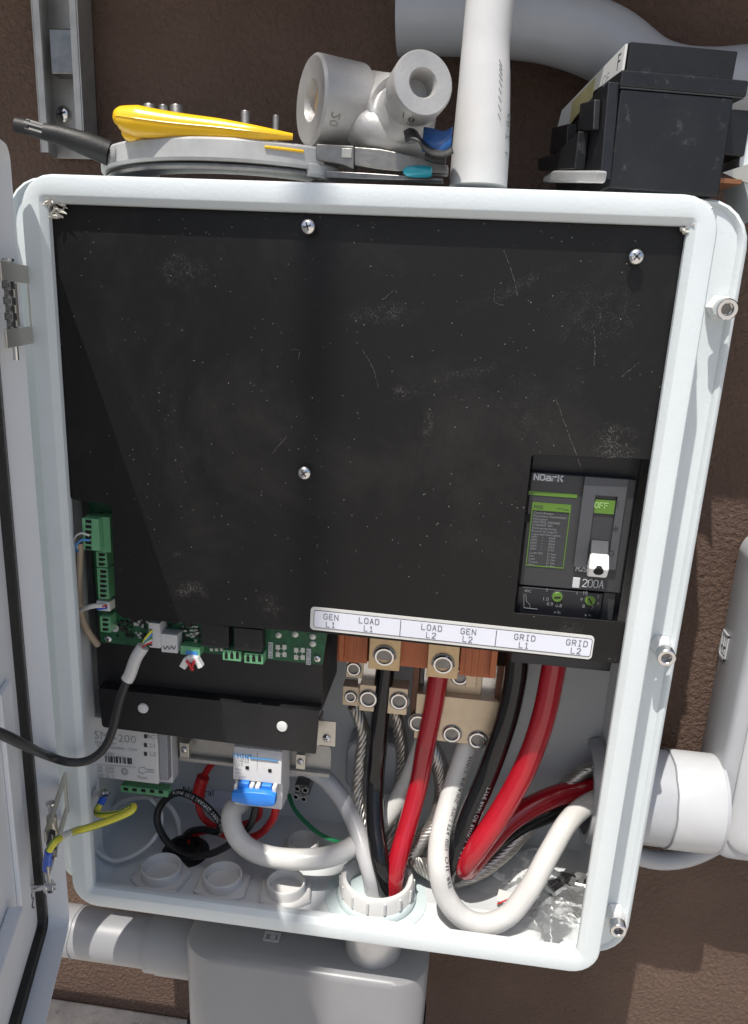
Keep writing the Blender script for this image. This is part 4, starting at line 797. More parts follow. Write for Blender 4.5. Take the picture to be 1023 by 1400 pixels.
wire('white_wire', 'tiny white wire entering the large green plug', [(122, 732, .0115), (112, 729, .008), (104, 733, .012), (102, 741, .020), (108, 752, .03)], .0011, 'white_cable')
wire('white_wire', 'short white lead plugged in below the green connectors', [(143, 829, .026), (134, 828, .022), (122, 830, .022), (110, 834, .030)], .0026, 'white_cable')
for (u, v, m_, nm) in ((136, 829, 'red_wire', 'red'), (138, 832, 'blue_sleeve', 'blue')):
    wire(nm + '_wire', 'tiny %s conductor in the white socket by the green connectors' % nm, [(146, v - 1, .027), (140, v, .023), (133, v + 1, .022)], .0012, m_)
dq = lambda u, v, n: hit(u, v, DO + DN * n, DN)
_at = at
cc, P = cable('communication_cable', 'slim black communication cable drooping out over the left rim', [(-40, 994, dq(-40, 994, .006).y), (0, 1003, dq(0, 1003, .006).y), (30, 1017, dq(30, 1017, .006).y), (62, 1032, -.035), (95, 1042, -.018), (122, 1039, -.009), (143, 1022, .000), (155, 995, .006), (162, 965, .012), (170, 940, .016), (178, 922, .018), (186, 900, .018), (194, 884, .020)], .0046, 'comm_black', n=9)
P2 = spline(path([(173.5, 930, .0168), (178, 922, .018), (186, 900, .018), (196, 884, .020)]), 6); t = MB(); t.tube(P2, .0066, 14); t.build('white_sleeve', 'white_cable', cc)
for k, (m_, dv_) in enumerate((('yellow_wire', -5), ('blue_wire', -2), ('red_wire', 5), ('stripe_green', 1), ('white_cable', 3))):
    t = MB(); t.tube(spline(path([(193, 886, .020), (199, 877 + dv_ * .7, .018), (208, 870 + dv_ * 1.6, .021)]), 5), .0014, 7); t.build('conductor', m_, cc)
pg = thing('network_plug', 'white plug with cut red and white wire ends under the green socket', 'plug')
for (u, v, a, w_, h_) in ((252, 908, .5, 9, 14), (270, 907, -.5, 7, 15), (261, 902, .1, 12, 8)):
    t = MB(); t.pbox(u, v, w_, h_, YC - .020, YC - .012, Matrix.Rotation(a, 3, 'Y')); t.build('plug_shell', 'handle_white', pg, bevel=.001)
for (p0_, p1_) in (((255, 903), (264, 916)), ((266, 903), (261, 915))):
    t = MB(); t.tube([at(*p0_, YC - .022), at((p0_[0] + p1_[0]) / 2, p0_[1] + 6, YC - .024), at(*p1_, YC - .021)], .0015, 7); t.build('wire_end', 'red_wire', pg)
# yellow and green bonding lead from the inner wall stud to the door stud
wj_ = thing('bonding_lead', 'yellow bonding lead with green stripe from the box stud to the door stud', 'wire')
bp = [at(139, 1097, .050), at(132, 1110, .040), at(140, 1114, .030), at(165, 1111, .022), at(182, 1102, .014), at(178, 1110, .004), at(150, 1122, -.006), at(120, 1132, -.016), at(104, 1136, -.030), hit(88, 1143, DO + DN * .018, DN), hit(76, 1150, DO + DN * .016, DN), hit(67, 1163, DO + DN * .010, DN)]
P = spline(bp, 8); t = MB(); t.tube(P, .0036, 12); t.build('insulation', 'yellow_wire', wj_)
T, F = frames(P); t = MB(); t.tube([P[i] + (F[i][0] * math.cos(2.2) + F[i][1] * math.sin(2.2)) * .0030 for i in range(len(P))], .0011, 6); t.tube([P[i] + (F[i][0] * math.cos(-.8) + F[i][1] * math.sin(-.8)) * .0030 for i in range(len(P))], .0011, 6); t.build('green_stripe', 'stripe_green', wj_)
i0 = min(range(len(P)), key=lambda i: (P[i] - hit(86, 1143, DO + DN * .018, DN)).length)
t = MB(); t.tube(P[i0 - 4:i0 + 4], .0042, 12); t.build('wire_marker', 'handle_white', wj_)
t = MB(); t.tube(spline([P[-1], hit(65, 1177, DO + DN * .004, DN), hit(64, 1189, DO - DN * .002, DN)], 5), [.0040] * 5 + [.0046] * 5 + [.0032], 12); t.build('blue_sleeve', 'blue_sleeve', wj_)
t = MB(); t.lathe(studp - DN * .001, DN, [(.0032, 0), (.0060, 0), (.0060, .001), (.0032, .001)], 18); t.tube([hit(64, 1189, DO - DN * .002, DN), studp + Vector((0, 0, .004))], .0022, 8, flat=.4); t.build('ring_terminal', 'bright_steel', wj_)
t = MB(); t.tube([at(142, 1090, .054), at(137, 1100, .048)], .0044, 12); t.build('blue_sleeve', 'blue_sleeve', wj_)
bs = thing('bonding_stud', 'small steel stud and nut on the left inner wall below the meter', 'stud')
c = at(143, 1085, .058); t = MB(); t.cyl((.003, c.y, c.z), (c.x + .006, c.y, c.z), .0032, 14); t.build('stud_rod', 'bright_steel', bs)
t = MB(); t.lathe((c.x - .005, c.y, c.z), (1, 0, 0), [(.0072, 0), (.0072, .005)], 6); t.build('nut', 'steel', bs)
# hub where the cables enter through the right wall
rh = thing('conduit_bushing', 'grey conduit bushing on the inner right wall around the cables', 'conduit fitting')
NC = Vector((.66, .182, .114)); NR = .0600
t = MB(); t.lathe((IX1 - .0005, NC.y, NC.z), (-1, 0, 0), [(NR * 1.12, 0), (NR * 1.12, .006), (NR * 1.05, .016), (NR * .92, .016), (NR * .90, .0)], 40); t.build('bushing', 'grey_pvc', rh, smooth=50)
# ================================================================== plastic bag on the floor
def crumple(c, rx, ry, rz, name, m_, seed, par=None, amp=.3):
    r_ = random.Random(seed); bm = bmesh.new(); bmesh.ops.create_icosphere(bm, subdivisions=4, radius=1)
    dirs = [(Vector((r_.gauss(0, 1), r_.gauss(0, 1), r_.gauss(0, 1))).normalized(), r_.uniform(3, 9), r_.uniform(0, 6)) for _ in range(18)]
    for v_ in bm.verts:
        q = v_.co.copy(); k = 1 + amp * sum(abs(math.sin(q.dot(d_) * f_ + ph_)) - .6 for d_, f_, ph_ in dirs) / 6
        v_.co = Vector((c[0] + q.x * rx * k, c[1] + q.y * ry * k, max(.0028, c[2] + q.z * rz * k)))
    t = MB(); t.bm.free(); t.bm = bm; return t.build(name, m_, par, smooth=18)
bag = thing('plastic_bag', 'crumpled clear plastic bag with small parts on the floor at right', 'plastic bag')
c1 = atz(760, 1262, .012); c2 = atz(668, 1212, .010)
def film(cx, cy, w_, d_, h_, seed, rot=0.):                   # a crumpled sheet of film lying on the floor
    r_ = random.Random(seed); n_ = 30; dirs = [(r_.uniform(-1, 1), r_.uniform(-1, 1), r_.uniform(2, 9), r_.uniform(0, 6)) for _ in range(14)]; q = MB(); L_ = []
    for i in range(n_ + 1):
        row = []
        for j in range(n_ + 1):
            a_, b_ = i / n_ * 2 - 1, j / n_ * 2 - 1
            k = sum(abs(math.sin((a_ * dx + b_ * dy) * f_ + p_)) for dx, dy, f_, p_ in dirs) / len(dirs)
            e_ = max(0, 1 - max(abs(a_), abs(b_)) ** 3); wob = 1 + .18 * math.sin(5 * a_ + seed) * math.cos(4 * b_ + seed)
            x, y = a_ * w_ * wob, b_ * d_ * (1 + .15 * math.sin(6 * a_ + 2 * seed)); c_, s_2 = math.cos(rot), math.sin(rot)
            row.append(Vector((cx + x * c_ - y * s_2, cy + x * s_2 + y * c_, .0032 + max(0, (k - .42) * 2.6) * h_ * (.35 + .65 * e_) + .5 * h_ * e_)))
        L_.append(row)
    q.quadgrid(L_, False); return q.build('bag_film', 'clear_film', bag, smooth=14)
film(c1.x + .010, c1.y + .030, .052, .050, .030, 3, .3)
film(c2.x + .020, c2.y + .040, .060, .045, .020, 8, -.2)
film(c1.x - .012, c1.y + .014, .040, .026, .014, 5, .1)
t = MB(); 
for k in range(16):
    a = rnd.uniform(0, 2 * PI); p = Vector((c1.x + .030 + rnd.uniform(-.02, .02), c1.y + .045 + rnd.uniform(-.02, .02), .008 + rnd.uniform(0, .022))); t.cyl(p, p + Vector((math.cos(a) * .020, math.sin(a) * .012, rnd.uniform(.0, .012))), .0027, 7)
t.build('loose_hardware', 'dark_steel', bag)
for k in range(3): 
    t = MB(); t.box((c1.x + .005 + .018 * k, c1.y + .05 + .006 * k, .018), (.017, .018, .016), Matrix.Rotation(.4 + k, 3, 'Z')); t.build('black_clip', 'black_plastic', bag, bevel=.002)
t = MB(); a, b = atz(680, 1236, .020), atz(712, 1222, .022); t.tube([a, b], .0009, 6); t.build('red_tear_strip', 'red_wire', bag)
t = MB(); t.box(((a + b) / 2 + Vector((.004, .008, -.006))), (.034, .020, .0012), Matrix.Rotation(-.2, 3, 'Z')); t.build('paper_insert', 'sticker_white', bag)
# ================================================================== right hand conduit body and its nipple
cb_ = thing('conduit_elbow', 'large grey plastic conduit body to the right of the enclosure', 'conduit fitting')
lx0 = .752; lx1 = lx0 + .16; lz0, lz1 = at(990, 1180, .16).z, at(1023, 742, .17).z
def lbl(y, i): return [Vector((p.x, p.y, p.z)) for p in rrect(lx0 + i, lx1 - i, lz0 + i, lz1 - i, .032, y, 8)]
t = MB(); t.quadgrid([lbl(.255, .004), lbl(.25, 0), lbl(.175, 0), lbl(.168, .0015), lbl(.165, .005), lbl(.163, .014), lbl(.162, .03)], True, True, True); t.build('body', 'grey_pvc', cb_, smooth=40)
t = MB(); t.quadgrid([lbl(.174, .016), lbl(.1595, .016), lbl(.1575, .018), lbl(.1565, .03)], True, False, True); t.build('cover_plate', 'light_pvc', cb_, smooth=40)
for z_ in (lz1 - .030, lz0 + .030):
    pan_screw(Vector(((lx0 + lx1) / 2, .1565, z_)), (0, -1, 0), .0055, cb_, 'cover_screw', .5)
NL = Vector((-1, 0, 0))
mk = hit(990, 882, (lx0 - .0004, 0, 0), (1, 0, 0)); m_w, m_h = .024, .034
t = MB()
for (y0, y1, z0_, z1_) in ((-m_w / 2, m_w / 2, m_h / 2 - .003, m_h / 2), (-m_w / 2, m_w / 2, -m_h / 2, -m_h / 2 + .003), (-m_w / 2, -m_w / 2 + .003, -m_h / 2, m_h / 2), (m_w / 2 - .003, m_w / 2, -m_h / 2, m_h / 2), (-.006, -.003, -.010, .011), (.001, .004, -.010, .011), (-.006, .008, -.003, 0)): t.box2(lx0 - .0014, lx0 + .001, mk.y + y0, mk.y + y1, mk.z + z0_, mk.z + z1_)
t.build('moulded_mark', 'light_pvc', cb_)
np_ = thing('conduit_nipple', 'grey conduit nipple joining the enclosure side to the right conduit body', 'conduit')
t = MB(); t.cyl((FL[1] - .006, NC.y, NC.z), (lx0 + .004, NC.y, NC.z), NR * .985, 44); t.build('pipe', 'grey_pvc', np_, smooth=50)
xs = at(936, 1085, NC.y - NR).x
t = MB(); t.lathe((xs, NC.y, NC.z), (1, 0, 0), [(NR, -.0016), (NR * 1.012, 0), (NR * 1.012, lx0 - xs - .002), (NR, lx0 - xs)], 44); t.build('socket', 'light_pvc', np_, smooth=50)
P_ = [Vector((xs - .002 + .0005 * math.sin(k * 1.7), NC.y + NR * 1.008 * math.cos(2 * PI * k / 40), NC.z + NR * 1.008 * math.sin(2 * PI * k / 40))) for k in range(41)]
t = MB(); t.tube(P_, .0010, 6); t.build('glue_seam', 'ink_grey', np_)
lw_ = MB(); P_ = path([(840, 1148, .225), (868, 1168, .23), (905, 1176, .235), (945, 1170, .24), (985, 1150, .24), (1030, 1115, .24)]); lw_.tube(spline(P_, 8), .013, 16); tag(lw_.build('bent_conduit', 'grey_pvc'), 'thin grey conduit curving behind the nipple on the right', 'conduit')
# ================================================================== lower conduit body and pipe
cb2 = thing('conduit_elbow', 'grey plastic conduit body hanging below the enclosure floor', 'conduit fitting')
yF = .022; tlp, trp = at(247, 1310, yF), at(580, 1352, yF); ztop = (at(300, 1312, yF).z + at(520, 1345, yF).z) / 2
bx0_, bx1_ = at(243, 1345, yF).x, at(582, 1375, yF).x
def plan(z, i, r=.042): 
    return [Vector((p.x, p.z, z)) for p in rrect(bx0_ + i, bx1_ - i, yF + i, .165 - i, r, 0, 8)]
zbt = at(243, 1362, .085).z
t = MB(); t.quadgrid([plan(zbt, .001), plan(ztop - .008, 0), plan(ztop - .003, .0015), plan(ztop, .006), plan(ztop + .0006, .02)], True, True, True); t.build('body', 'dull_pvc', cb2, smooth=40)
t = MB(); t.quadgrid([plan(zbt - .0075, -.001), plan(zbt - .007, -.0022), plan(zbt - .001, -.0022), plan(zbt - .0002, -.001)], True, True, True); t.build('cover_gasket', 'black_rubber', cb2, smooth=40)
t = MB(); t.quadgrid([plan(zbt - .020, .004), plan(zbt - .016, -.001), plan(zbt - .0077, -.0015)], True, True, True); t.build('bottom_cover', 'dull_pvc', cb2, smooth=40)
mm = at(372, 1282, .07)
p = atz(372, 1281, ztop + .0012); t = MB()
for (x_, y_, sx, sy) in ((0, -.006, .020, .0025), (0, .006, .020, .0025), (-.0088, 0, .0025, .010), (.0088, 0, .0025, .010), (.001, 0, .006, .006)): t.box((p.x + x_, p.y + y_, ztop + .0012), (sx, sy, .0012))
t.build('moulded_mark', 'light_pvc', cb2)
cp_ = thing('conduit_coupling', 'short shiny metal conduit coupling between the enclosure and the lower conduit body', 'conduit fitting')
cc_ = atz(514, 1318, ztop + .004); t = MB(); t.lathe((HC.x, HC.y, ztop - .004), (0, 0, 1), [(.0345, 0), (.0350, .002), (.0350, abs(ztop) - .024), (.0335, abs(ztop) - .020), (.0335, abs(ztop) - .009)], 40); t.build('sleeve', 'zinc', cp_, smooth=50)
t = MB(); t.lathe((HC.x, HC.y, -.0205), (0, 0, 1), [(.031, 0), (.0375, .0), (.0375, .008), (.031, .008)], 40); t.build('lock_ring', 'dark_steel', cp_, smooth=50)
lp = thing('conduit_pipe', 'grey conduit pipe running left from the lower conduit body', 'conduit')
yy = .10; za = at(228, 1262, yy).z; zb_ = at(228, 1318, yy).z; pr_ = (at(228, 1266, yy).z - at(228, 1314, yy).z) / 2 + .004; pcz = (za + zb_) / 2
t = MB(); t.cyl((-1.2, yy, pcz), (bx0_ + .01, yy, pcz), pr_, 40); t.build('pipe', 'dull_pvc', lp, smooth=50)
xc_ = at(208, 1290, yy).x; t = MB(); t.lathe((xc_, yy, pcz), (1, 0, 0), [(pr_, 0), (pr_ * 1.12, .0005), (pr_ * 1.12, .014), (pr_ * 1.16, .016), (pr_ * 1.16, bx0_ - xc_ + .006)], 40); t.build('socket', 'dull_pvc', lp, smooth=50)
xs_ = at(108, 1270, yy).x; t = MB(); t.tube([Vector((xs_ + .0008 * math.sin(k * .9), yy + pr_ * 1.005 * math.cos(2 * PI * k / 40), pcz + pr_ * 1.005 * math.sin(2 * PI * k / 40))) for k in range(41)], .0010, 6); t.build('glue_seam', 'ink_grey', lp)
# ================================================================== strut on the wall, upper left
st = thing('wall_strut', 'galvanised steel strut channel fixed to the wall at upper left', 'strut')
ys = .222; sx0, sx1 = at(52, 140, ys).x, at(112, 140, ys).x; szb = at(82, 209, ys).z
t = MB(); t.box2(sx0, sx1, .2555, .2575, szb, 1.35)
for a_, s_ in ((sx0, 1), (sx1, -1)): t.box2(a_ - .0008, a_ + .0008, ys, .2554, szb, 1.35); t.box2(a_ + s_ * .001, a_ + s_ * .009, ys - .0002, ys + .0015, szb, 1.35); t.box2(a_ + s_ * .0078, a_ + s_ * .0092, ys + .0017, ys + .009, szb, 1.35)
t.build('channel', 'galvanised', st, bevel=.0006)
p = hit(88, 157, (0, .2553, 0), (0, 1, 0)); pan_screw(p, (0, -1, 0), .0095, st, 'anchor_screw', .3)
t = MB(); pa = at(82, 95, ys - .006); t.box((pa.x, ys + .012, pa.z + .02), (sx1 - sx0 - .022, .020, .045)); t.build('strut_nut', 'dark_steel', st, bevel=.002)
# ================================================================== things on top of the enclosure
ZTOP = FL[3]
cw = thing('conduit_pipe', 'white plastic conduit rising from the enclosure top', 'conduit')
yc = .056; xb = (at(615, 247, yc).x + at(694, 249, yc).x) / 2; xt = (at(632, 62, yc).x + at(697, 62, yc).x) / 2; zt_ = at(664, 62, yc).z
rb = (at(694, 249, yc).x - at(615, 247, yc).x) / 2; rt = (at(697, 62, yc).x - at(632, 62, yc).x) / 2
P, R_ = spline([Vector((xb, yc, ZTOP + .0005)), Vector((xb + (xt - xb) * .15, yc, ZTOP + .03)), Vector((xb + (xt - xb) * .55, yc, ZTOP + .08)), Vector((xt, yc, zt_)), Vector((xt + .001, yc, zt_ + .05)), Vector((xt + .002, yc, zt_ + .10)), Vector((xt + .003, yc, zt_ + .15)), Vector((xt + .004, yc, zt_ + .20))], 8, [rb, rb * .985, (rb * .4 + rt * .6), rt * 1.01, rt, rt, rt, rt])
t = MB(); t.tube(P, R_, 32); t.build('pipe', 'white_pipe', cw, smooth=50)
text_on_tube('pipe_print', '3/4  2-89', P, rb * .97, .012, -.45, .011, 'ink_grey', cw)
t = MB()
for k in range(9): 
    i = 12 + k; p = P[i] + Vector((R_[i] * .55, -R_[i] * .845, 0)); t.tube([p, p + Vector((.003, .0008, -.005))], .0003, 5)
t.build('print_hatching', 'ink_grey', cw)
# coil: a round reel lying on its side, edge on
reel = thing('tape_reel', 'flat round pale plastic reel lying on the enclosure top', 'reel')
rc = Vector((.165, .115, 0)); RR = .108; zr0, zr1 = ZTOP + .0005, ZTOP + .024
zr1 = at(285, 187, rc.y - RR).z; zr0 = at(285, 233, rc.y - RR).z
xl_ = at(137, 218, rc.y).x; RR = (at(440, 215, .03).x - xl_) / 2 * 1.0; RR = .112; rc.x = xl_ + RR
RR = .150; rc = Vector((xl_ + RR, .150, 0)); zr1 = at(285, 186, rc.y - RR).z
def band(a0_, a1_, r_out, r_in, z0_, z1_, nm, m_, n_=48, par=None):
    q = MB(); L_ = []
    for k in range(n_ + 1):
        a = a0_ + (a1_ - a0_) * k / n_; cs, sn = math.cos(a), math.sin(a); e_ = .0022
        L_.append([Vector((rc.x + r * cs, rc.y + r * sn, z)) for r, z in ((r_in, z0_), (r_out - e_, z0_), (r_out, z0_ + e_), (r_out, z1_ - e_), (r_out - e_, z1_), (r_in, z1_))])
    q.quadgrid(L_, True, True, True); return q.build(nm, m_, par or reel, smooth=40)
aE = math.atan2(at(437, 215, .010).y - rc.y, at(437, 215, .010).x - rc.x); aE = -math.acos(max(-1, min(1, (at(437, 215, .012).x - rc.x) / RR)))
band(-PI - .25, aE, RR, RR * .78, ZTOP + .0065, zr1, 'reel_case', 'reel_plastic')
band(-PI - .22, aE, RR - .004, RR * .8, ZTOP + .0004, ZTOP + .0064, 'reel_base', 'dark_steel')
band(aE - .10, aE + .10, RR + .0012, RR * .9, ZTOP + .0008, ZTOP + .0120, 'reel_foot', 'reel_plastic', 8)
t = MB(); a0 = -2.15
for k in range(7):
    a = a0 + k * .02
q = [Vector((rc.x + RR * 1.002 * math.cos(a), rc.y + RR * 1.002 * math.sin(a), ZTOP + .019)) for a in [aE - .36 + k * .028 for k in range(9)]]
t.tube(q, .0016, 6, flat=.8); t.build('yellow_mark', 'yellow_plastic', reel)
q = MB(); L_ = [[Vector((rc.x + RR * 1.003 * math.cos(a), rc.y + RR * 1.003 * math.sin(a), z)) for a in [-2.42 + k * .022 for k in range(8)]] for z in (ZTOP + .009, zr1 - .003)]
q.quadgrid(L_, False); q.build('clear_tape', 'clear_tape', reel, solid=.0003)
# yellow handled pliers: handle over the reel, jaws to the right
pli = thing('yellow_handled_pliers', 'pliers with yellow handle lying across the reel with jaws to the right', 'pliers')
hy = .010
P, R_ = spline([at(157, 163, hy), at(166, 162, hy), at(190, 166, hy), at(240, 172, hy), at(300, 177, hy), at(350, 182, hy), at(400, 187, hy + .01)], 8, [.004, .0095, .0125, .0105, .0085, .006, .0026])
t = MB(); t.tube(P, R_, 20, flat=1.0); hg_ = t.build('handle_grip', 'yellow_plastic', pli, smooth=60)
t = MB(); t.tube([p + Vector((0, -r_ * .995, 0)) for p, r_ in list(zip(P, R_))[7:46]], .0006, 6); t.build('mould_seam', 'yellow_plastic', hg_)
P, R_ = spline([at(172, 176, hy + .012), at(178, 184, hy + .012), at(215, 186, hy + .012), at(260, 184, hy + .012), at(330, 184, hy + .012)], 8, [.003, .006, .006, .0055, .004])
t = MB(); t.tube(P, R_, 16); t.build('handle_grip', 'yellow_plastic', pli, smooth=60)
jy = .030
def slab(pts_, y0, y1, nm, m_, bev=.001):
    q = MB(); f = [at(u, v, y0) for u, v in pts_]; q.extrude(f, (0, y1 - y0, 0)); return q.build(nm, m_, pli, bevel=bev)
slab([(432, 196), (484, 199), (484, 232), (470, 226), (432, 218)], jy - .002, jy + .018, 'pivot_joint', 'tool_steel', .0012)
slab([(484, 200), (520, 203), (575, 214), (613, 226), (613, 238), (560, 236), (520, 232), (484, 226)], jy, jy + .014, 'jaw', 'tool_steel', .0014)
slab([(445, 233), (500, 236), (560, 240), (606, 243), (606, 248), (445, 243)], jy - .004, jy + .010, 'jaw', 'dark_steel', .001)
t = MB(); t.pbox(474, 209, 14, 13, jy - .0032, jy - .001); t.build('pivot_mark', 'nickel_plate', pli, bevel=.0005)
# upright nut driver bits behind the handle
for (u, v0, v1, w_) in ((205, 143, 176, 17), (224, 144, 178, 13), (242, 144, 180, 18), (336, 152, 190, 13), (378, 158, 195, 10)):
    y_ = .09; a, b = at(u, v0, y_), at(u, v1 + 20, y_); r_ = w_ / 2 * pxm(u, v0, y_)[0]
    b.z = zr1 - .004
    bt = MB(); bt.lathe(Vector((a.x, y_, b.z)), (0, 0, 1), [(r_, 0), (r_, a.z - b.z - .001), (r_ * .9, a.z - b.z), (r_ * .6, a.z - b.z), (r_ * .55, a.z - b.z - .004)], 14)
    o = bt.build('driver_bit', 'tool_steel', None, smooth=40)
    tag(o, {205: 'leftmost upright steel driver bit behind the yellow handle', 224: 'short steel driver bit second from left behind the yellow handle', 242: 'wide upright steel driver bit third from left behind the yellow handle', 336: 'dark upright driver bit above the thin end of the yellow handle', 378: 'thin dark driver bit rightmost behind the yellow handle'}[u], 'driver bit', 'driver bits standing behind the pliers')
lead = thing('taped_lead_end', 'black taped cable end sticking out left of the reel', 'cable')
P, R_ = spline([at(150, 210, .05), at(120, 198, .045), at(85, 186, .04), at(60, 180, .036)], 6, [.011, .0105, .0085, .007]); t = MB(); t.tube(P, R_, 14); t.build('tape_wrap', 'black_rubber', lead)
P = spline([at(86, 188, .04), at(55, 179, .036), at(38, 174, .034)], 6); t = MB()
for k in range(7):
    a = 2 * PI * k / 7; t.tube([q_ + Vector((0, math.cos(a), math.sin(a))) * .0048 for q_ in P], .0024, 7)
t.build('strand_bundle', 'black_trim', lead); t = MB(); t.tube([at(42, 175, .034), at(22, 171, .032)], .0065, 12); t.build('end_cap', 'black_rubber', lead)
# die cast fitting
ft = thing('aluminium_fitting', 'cast aluminium elbow fitting with two round hubs behind the pliers', 'conduit fitting')
fa = Vector((-.84, -.54, .02)).normalized(); c0 = at(424, 137, .045); fr = .0365
t = MB(); t.lathe(c0, -fa, [(.0150, .030), (.0150, .004), (.0170, .001), (fr * .94, 0), (fr, .0025), (fr, .044), (fr * .985, .046), (fr * .90, .047), (fr * .86, .060)], 48); t.build('round_hub', 'aluminium', ft, smooth=40)
t = MB(); t.lathe(c0 - fa * .010, -fa, [(.0149, 0), (.0149, .001)], 32); t.build('hub_bore', 'tin_lug', ft)
nb_ = Vector((.36, -.92, .13)).normalized(); c1_ = at(579, 113, -.005); fr2 = at(579 + 43, 113, -.005).x - c1_.x
t = MB(); t.lathe(c1_, -nb_, [(.0100, .034), (.0100, .003), (.0118, .0006), (fr2 * .95, 0), (fr2, .002), (fr2, .022), (fr2 * .97, .024), (fr2 * .86, .026), (fr2 * .82, .075)], 48); t.build('round_hub', 'aluminium', ft, smooth=40)
t = MB(); t.lathe(c1_ - nb_ * .020, -nb_, [(.0099, 0), (.0099, .001)], 32); t.build('hub_bore', 'aluminium', ft)
mA = c0 - fa * .045; mB = c1_ - nb_ * .070; mid_ = (mA + mB) / 2 + Vector((.004, .010, 0))
P, R_ = spline([mA, mA - fa * .016, mid_, mB + nb_ * .012 + Vector((0, 0, -.004)), mB + nb_ * .03], 8, [fr * .88, fr * .90, fr * .92, fr * .86, fr2 * .82]); t = MB(); t.tube(P, R_, 36); t.build('elbow', 'aluminium', ft, smooth=60)
P, R_ = spline([at(482, 178, .05), at(510, 178, .045), at(545, 190, .05), at(585, 196, .06)], 6, [.012, .0175, .0185, .018]); t = MB(); t.tube(P, R_, 28); t.build('branch', 'aluminium', ft, smooth=60)
xx, yx, _ = frame_of(-nb_)
def cast_text(s_, o, d, r, h, a0, size, par):
    x, y, d = frame_of(d); q = text_bm([(s_, 0, 0, size)], Matrix.Identity(4), 'CENTER')
    for v_ in q.bm.verts:
        a = a0 + v_.co.x / r; v_.co = Vector(o) + d * (h - v_.co.y) + (x * math.cos(a) + y * math.sin(a)) * (r + .0004)
    q.build('cast_lettering', 'dark_steel', par)
def ang_of(o, d, tgt):
    x, y, d = frame_of(d); q = Vector(tgt) - Vector(o); return math.atan2(q.dot(y), q.dot(x))
cast_text('0 /', c1_, -nb_, fr2, .011, ang_of(c1_, -nb_, at(560, 168, -.02)), .011, ft)
cast_text('20', c0, -fa, fr, .012, ang_of(c0, -fa, at(440, 172, .0)), .012, ft)
tl_ = thing('blue_strap', 'blue and black folded strap beside the aluminium fitting', 'strap')
sp = [at(566, 188, .004), at(560, 196, .002), at(570, 208, .004), at(584, 206, .006), at(572, 192, .008), at(566, 186, .012), at(590, 196, .012), at(620, 192, .014)]
def ribbon(P, wv_, nm, m_, par, th=.0012):
    q = MB(); q.quadgrid([[p - wv_, p + wv_] for p in P], False); return q.build(nm, m_, par, solid=th, smooth=70)
ribbon(spline([at(553, 186, .006), at(562, 182, .004), at(572, 186, .003), at(578, 196, .003), at(590, 204, .004), at(606, 206, .006), at(618, 200, .010)], 7), Vector((-.002, .010, .006)), 'strap_band', 'black_rubber', tl_)
ribbon(spline([at(578, 190, .014), at(590, 192, .010), at(605, 196, .008), at(618, 190, .012)], 7), Vector((0, .004, .010)), 'strap_face', 'blue_tape', tl_)
t = MB(); t.tube(spline([at(585, 210, .010), at(596, 214, .008), at(610, 216, .008)], 5), .0055, 12); t.build('strap_fold', 'black_rubber', tl_)
cap = MB(); p = at(577, 241, .018); cap.lathe(Vector((p.x - .010, p.y, ZTOP + .0052)), (1, -.1, 0), [(.002, -.006), (.0040, -.003), (.0048, .004), (.0048, .014), (.0040, .018), (.0, .019)], 18); tag(cap.build('teal_cap', 'teal', None, smooth=60), 'small translucent teal cap under the plier jaws', 'cap')
# ---- black moulded breaker lying on the top, right
bb = thing('loose_black_breaker', 'dusty black moulded case breaker lying on top of the enclosure at right', 'circuit breaker')
q0 = at(833, 252, .040); q0.z = ZTOP + .0005; ax = Vector((.975, .22, 0)).normalized(); ay = Vector((-.22, .975, 0)).normalized(); zv = Vector((0, 0, 1))
# straight up-and-down extents measured on the corner edge
def up(u, v): return hit(u, v, q0, (ay * -1)).z
wid = (hit(984, 260, q0, ay) - q0).dot(ax)
zA, zB_ = up(843, 120), up(846, 106)
def bbox(s0, s1, t0, t1, z0, z1, nm, m_, bev=.0016): 
    q = MB(); q.box(q0 + ax * (s0 + s1) / 2 + ay * (t0 + t1) / 2 + zv * ((z0 + z1) / 2 - q0.z), (s1 - s0, t1 - t0, z1 - z0), Matrix((ax, ay, zv)).transposed()); return q.build(nm, m_, bb, bevel=bev)
# stepped left side (the breaker front, seen edge on): profile in depth and height
nL = ax
def Lp(u, v, off=0.): return hit(u, v, q0 - ax * off, nL)
def lslab(pts_, off, th, nm, m_, bev=.0012):
    q = MB(); q.extrude([Lp(u, v, off) for u, v in pts_], ax * (-th) if th > 0 else ax * th); return q.build(nm, m_, bb, bevel=bev)
dep = .150
bbox(0, wid, 0, dep, q0.z, zA - .0002, 'case_half', 'black_plastic')
bbox(-.0015, wid + .010, -.001, dep * .75, zA + .0012, zB_ + .006, 'case_cover', 'black_plastic')
bbox(-.0008, wid + .008, -.0004, dep * .7, zA, zA + .0011, 'joint_line', 'black_trim', 0)
zC = up(850, 20) + .03
q = MB(); pl0 = [Lp(862, 56, -.003), Lp(855, 104, -.003), Lp(800, 150, -.003), Lp(766, 176, -.003), Lp(771, 150, -.003)]; q.extrude(pl0, ax * (wid - .006)); q.build('raised_front', 'black_plastic', bb, bevel=.0012)
bbox(wid + .0105, wid + .034, .03, .08, zB_ - .045, zB_ - .008, 'terminal_shroud', 'black_plastic')
bbox(wid + .001, wid + .030, .02, .06, zA - .062, zA - .058, 'copper_tab', 'copper', .0005)
lh = MB(); c = q0 + ax * (wid + .014) + ay * .03; lh.lathe(Vector((c.x, c.y, zA - .0582)), (0, 0, 1), [(.006, 0), (.006, .0006)], 16); lh.build('tab_hole', 'sticker_white', bb)
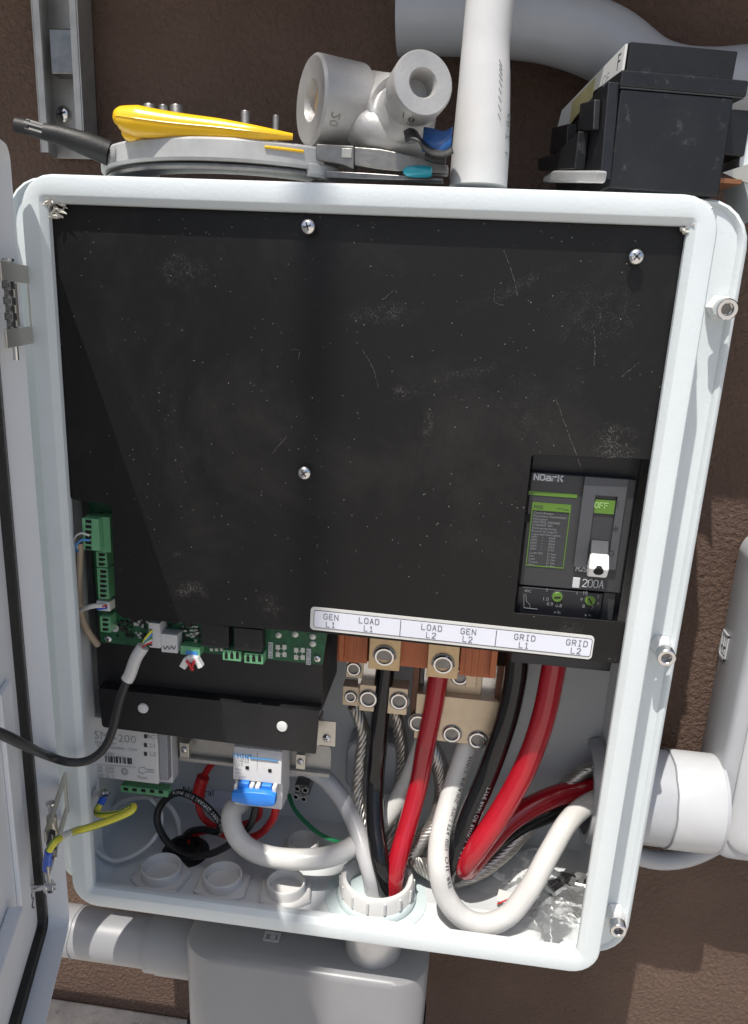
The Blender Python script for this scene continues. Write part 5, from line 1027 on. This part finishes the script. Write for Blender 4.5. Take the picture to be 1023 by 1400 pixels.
lb_ = lslab([(859, 60), (853, 102), (827, 124), (801, 146), (784, 164), (762, 204), (765, 174), (771, 151)], -.0012, .0022, 'breaker_label', 'sticker_white', .0003)
lslab([(815, 106), (810, 136), (790, 157), (779, 172), (783, 140)], .0012, .0006, 'yellow_label', 'label_yellow', .0)
lslab([(848, 112), (836, 245), (806, 236), (812, 146)], .0005, .010, 'end_shroud', 'black_plastic')
lslab([(822, 136), (820, 178), (798, 180), (802, 142)], .0110, .006, 'pole_barrier', 'black_plastic')
lslab([(790, 170), (788, 205), (764, 212), (768, 176)], .004, .010, 'pole_barrier', 'black_plastic')
lslab([(806, 180), (800, 232), (749, 234), (748, 218), (772, 212)], .0115, .010, 'side_skirt', 'black_plastic')
fo = lslab([(832, 234), (828, 251), (754, 250), (757, 242), (770, 234)], .016, .010, 'mounting_foot', 'clear_tape', .002)
mt = Lp(846, 90, .0064)
xr_ = (ay * -1); Mx = Matrix((xr_, zv, -ax)).transposed().to_4x4()
def ltext(s_, u, v, size, m_, nm): 
    M_ = Mx.copy(); M_.translation = Lp(u, v, .0075); return text_bm([(s_, 0, 0, size)], M_).build(nm, m_, bb)
ltext('F', 846, 86, .017, 'ink_dark', 'label_lettering'); ltext('OF', 828, 110, .012, 'ink_grey', 'label_lettering')
# ---- grey pipe along the wall at the top
gp = MB(); P_ = path([(545, 24, .20), (600, 23, .20), (690, 26, .20), (760, 36, .205), (830, 62, .21), (890, 105, .215), (960, 118, .215), (1060, 110, .21)]); gp.tube(spline(P_, 8), .034, 28); tag(gp.build('conduit_sweep', 'grey_pvc', None, smooth=60), 'large grey conduit sweeping along the wall behind the loose breaker', 'conduit')
fb = thing('corner_bracket', 'white folded metal bracket with a slot at the right edge', 'bracket')
t = MB(); a = [at(u, v, .10) for u, v in ((988, 236), (1030, 222), (1030, 252), (1010, 246))]; t.extrude(a, (0, .05, .004)); t.build('bracket_tab', 'nickel_plate', fb)
t = MB(); a = [at(u, v, .105) for u, v in ((1016, 175), (1034, 172), (1034, 300), (1024, 275), (1011, 226))]; t.extrude(a, (0, .06, 0)); t.build('bracket_web', 'white_paint', fb)
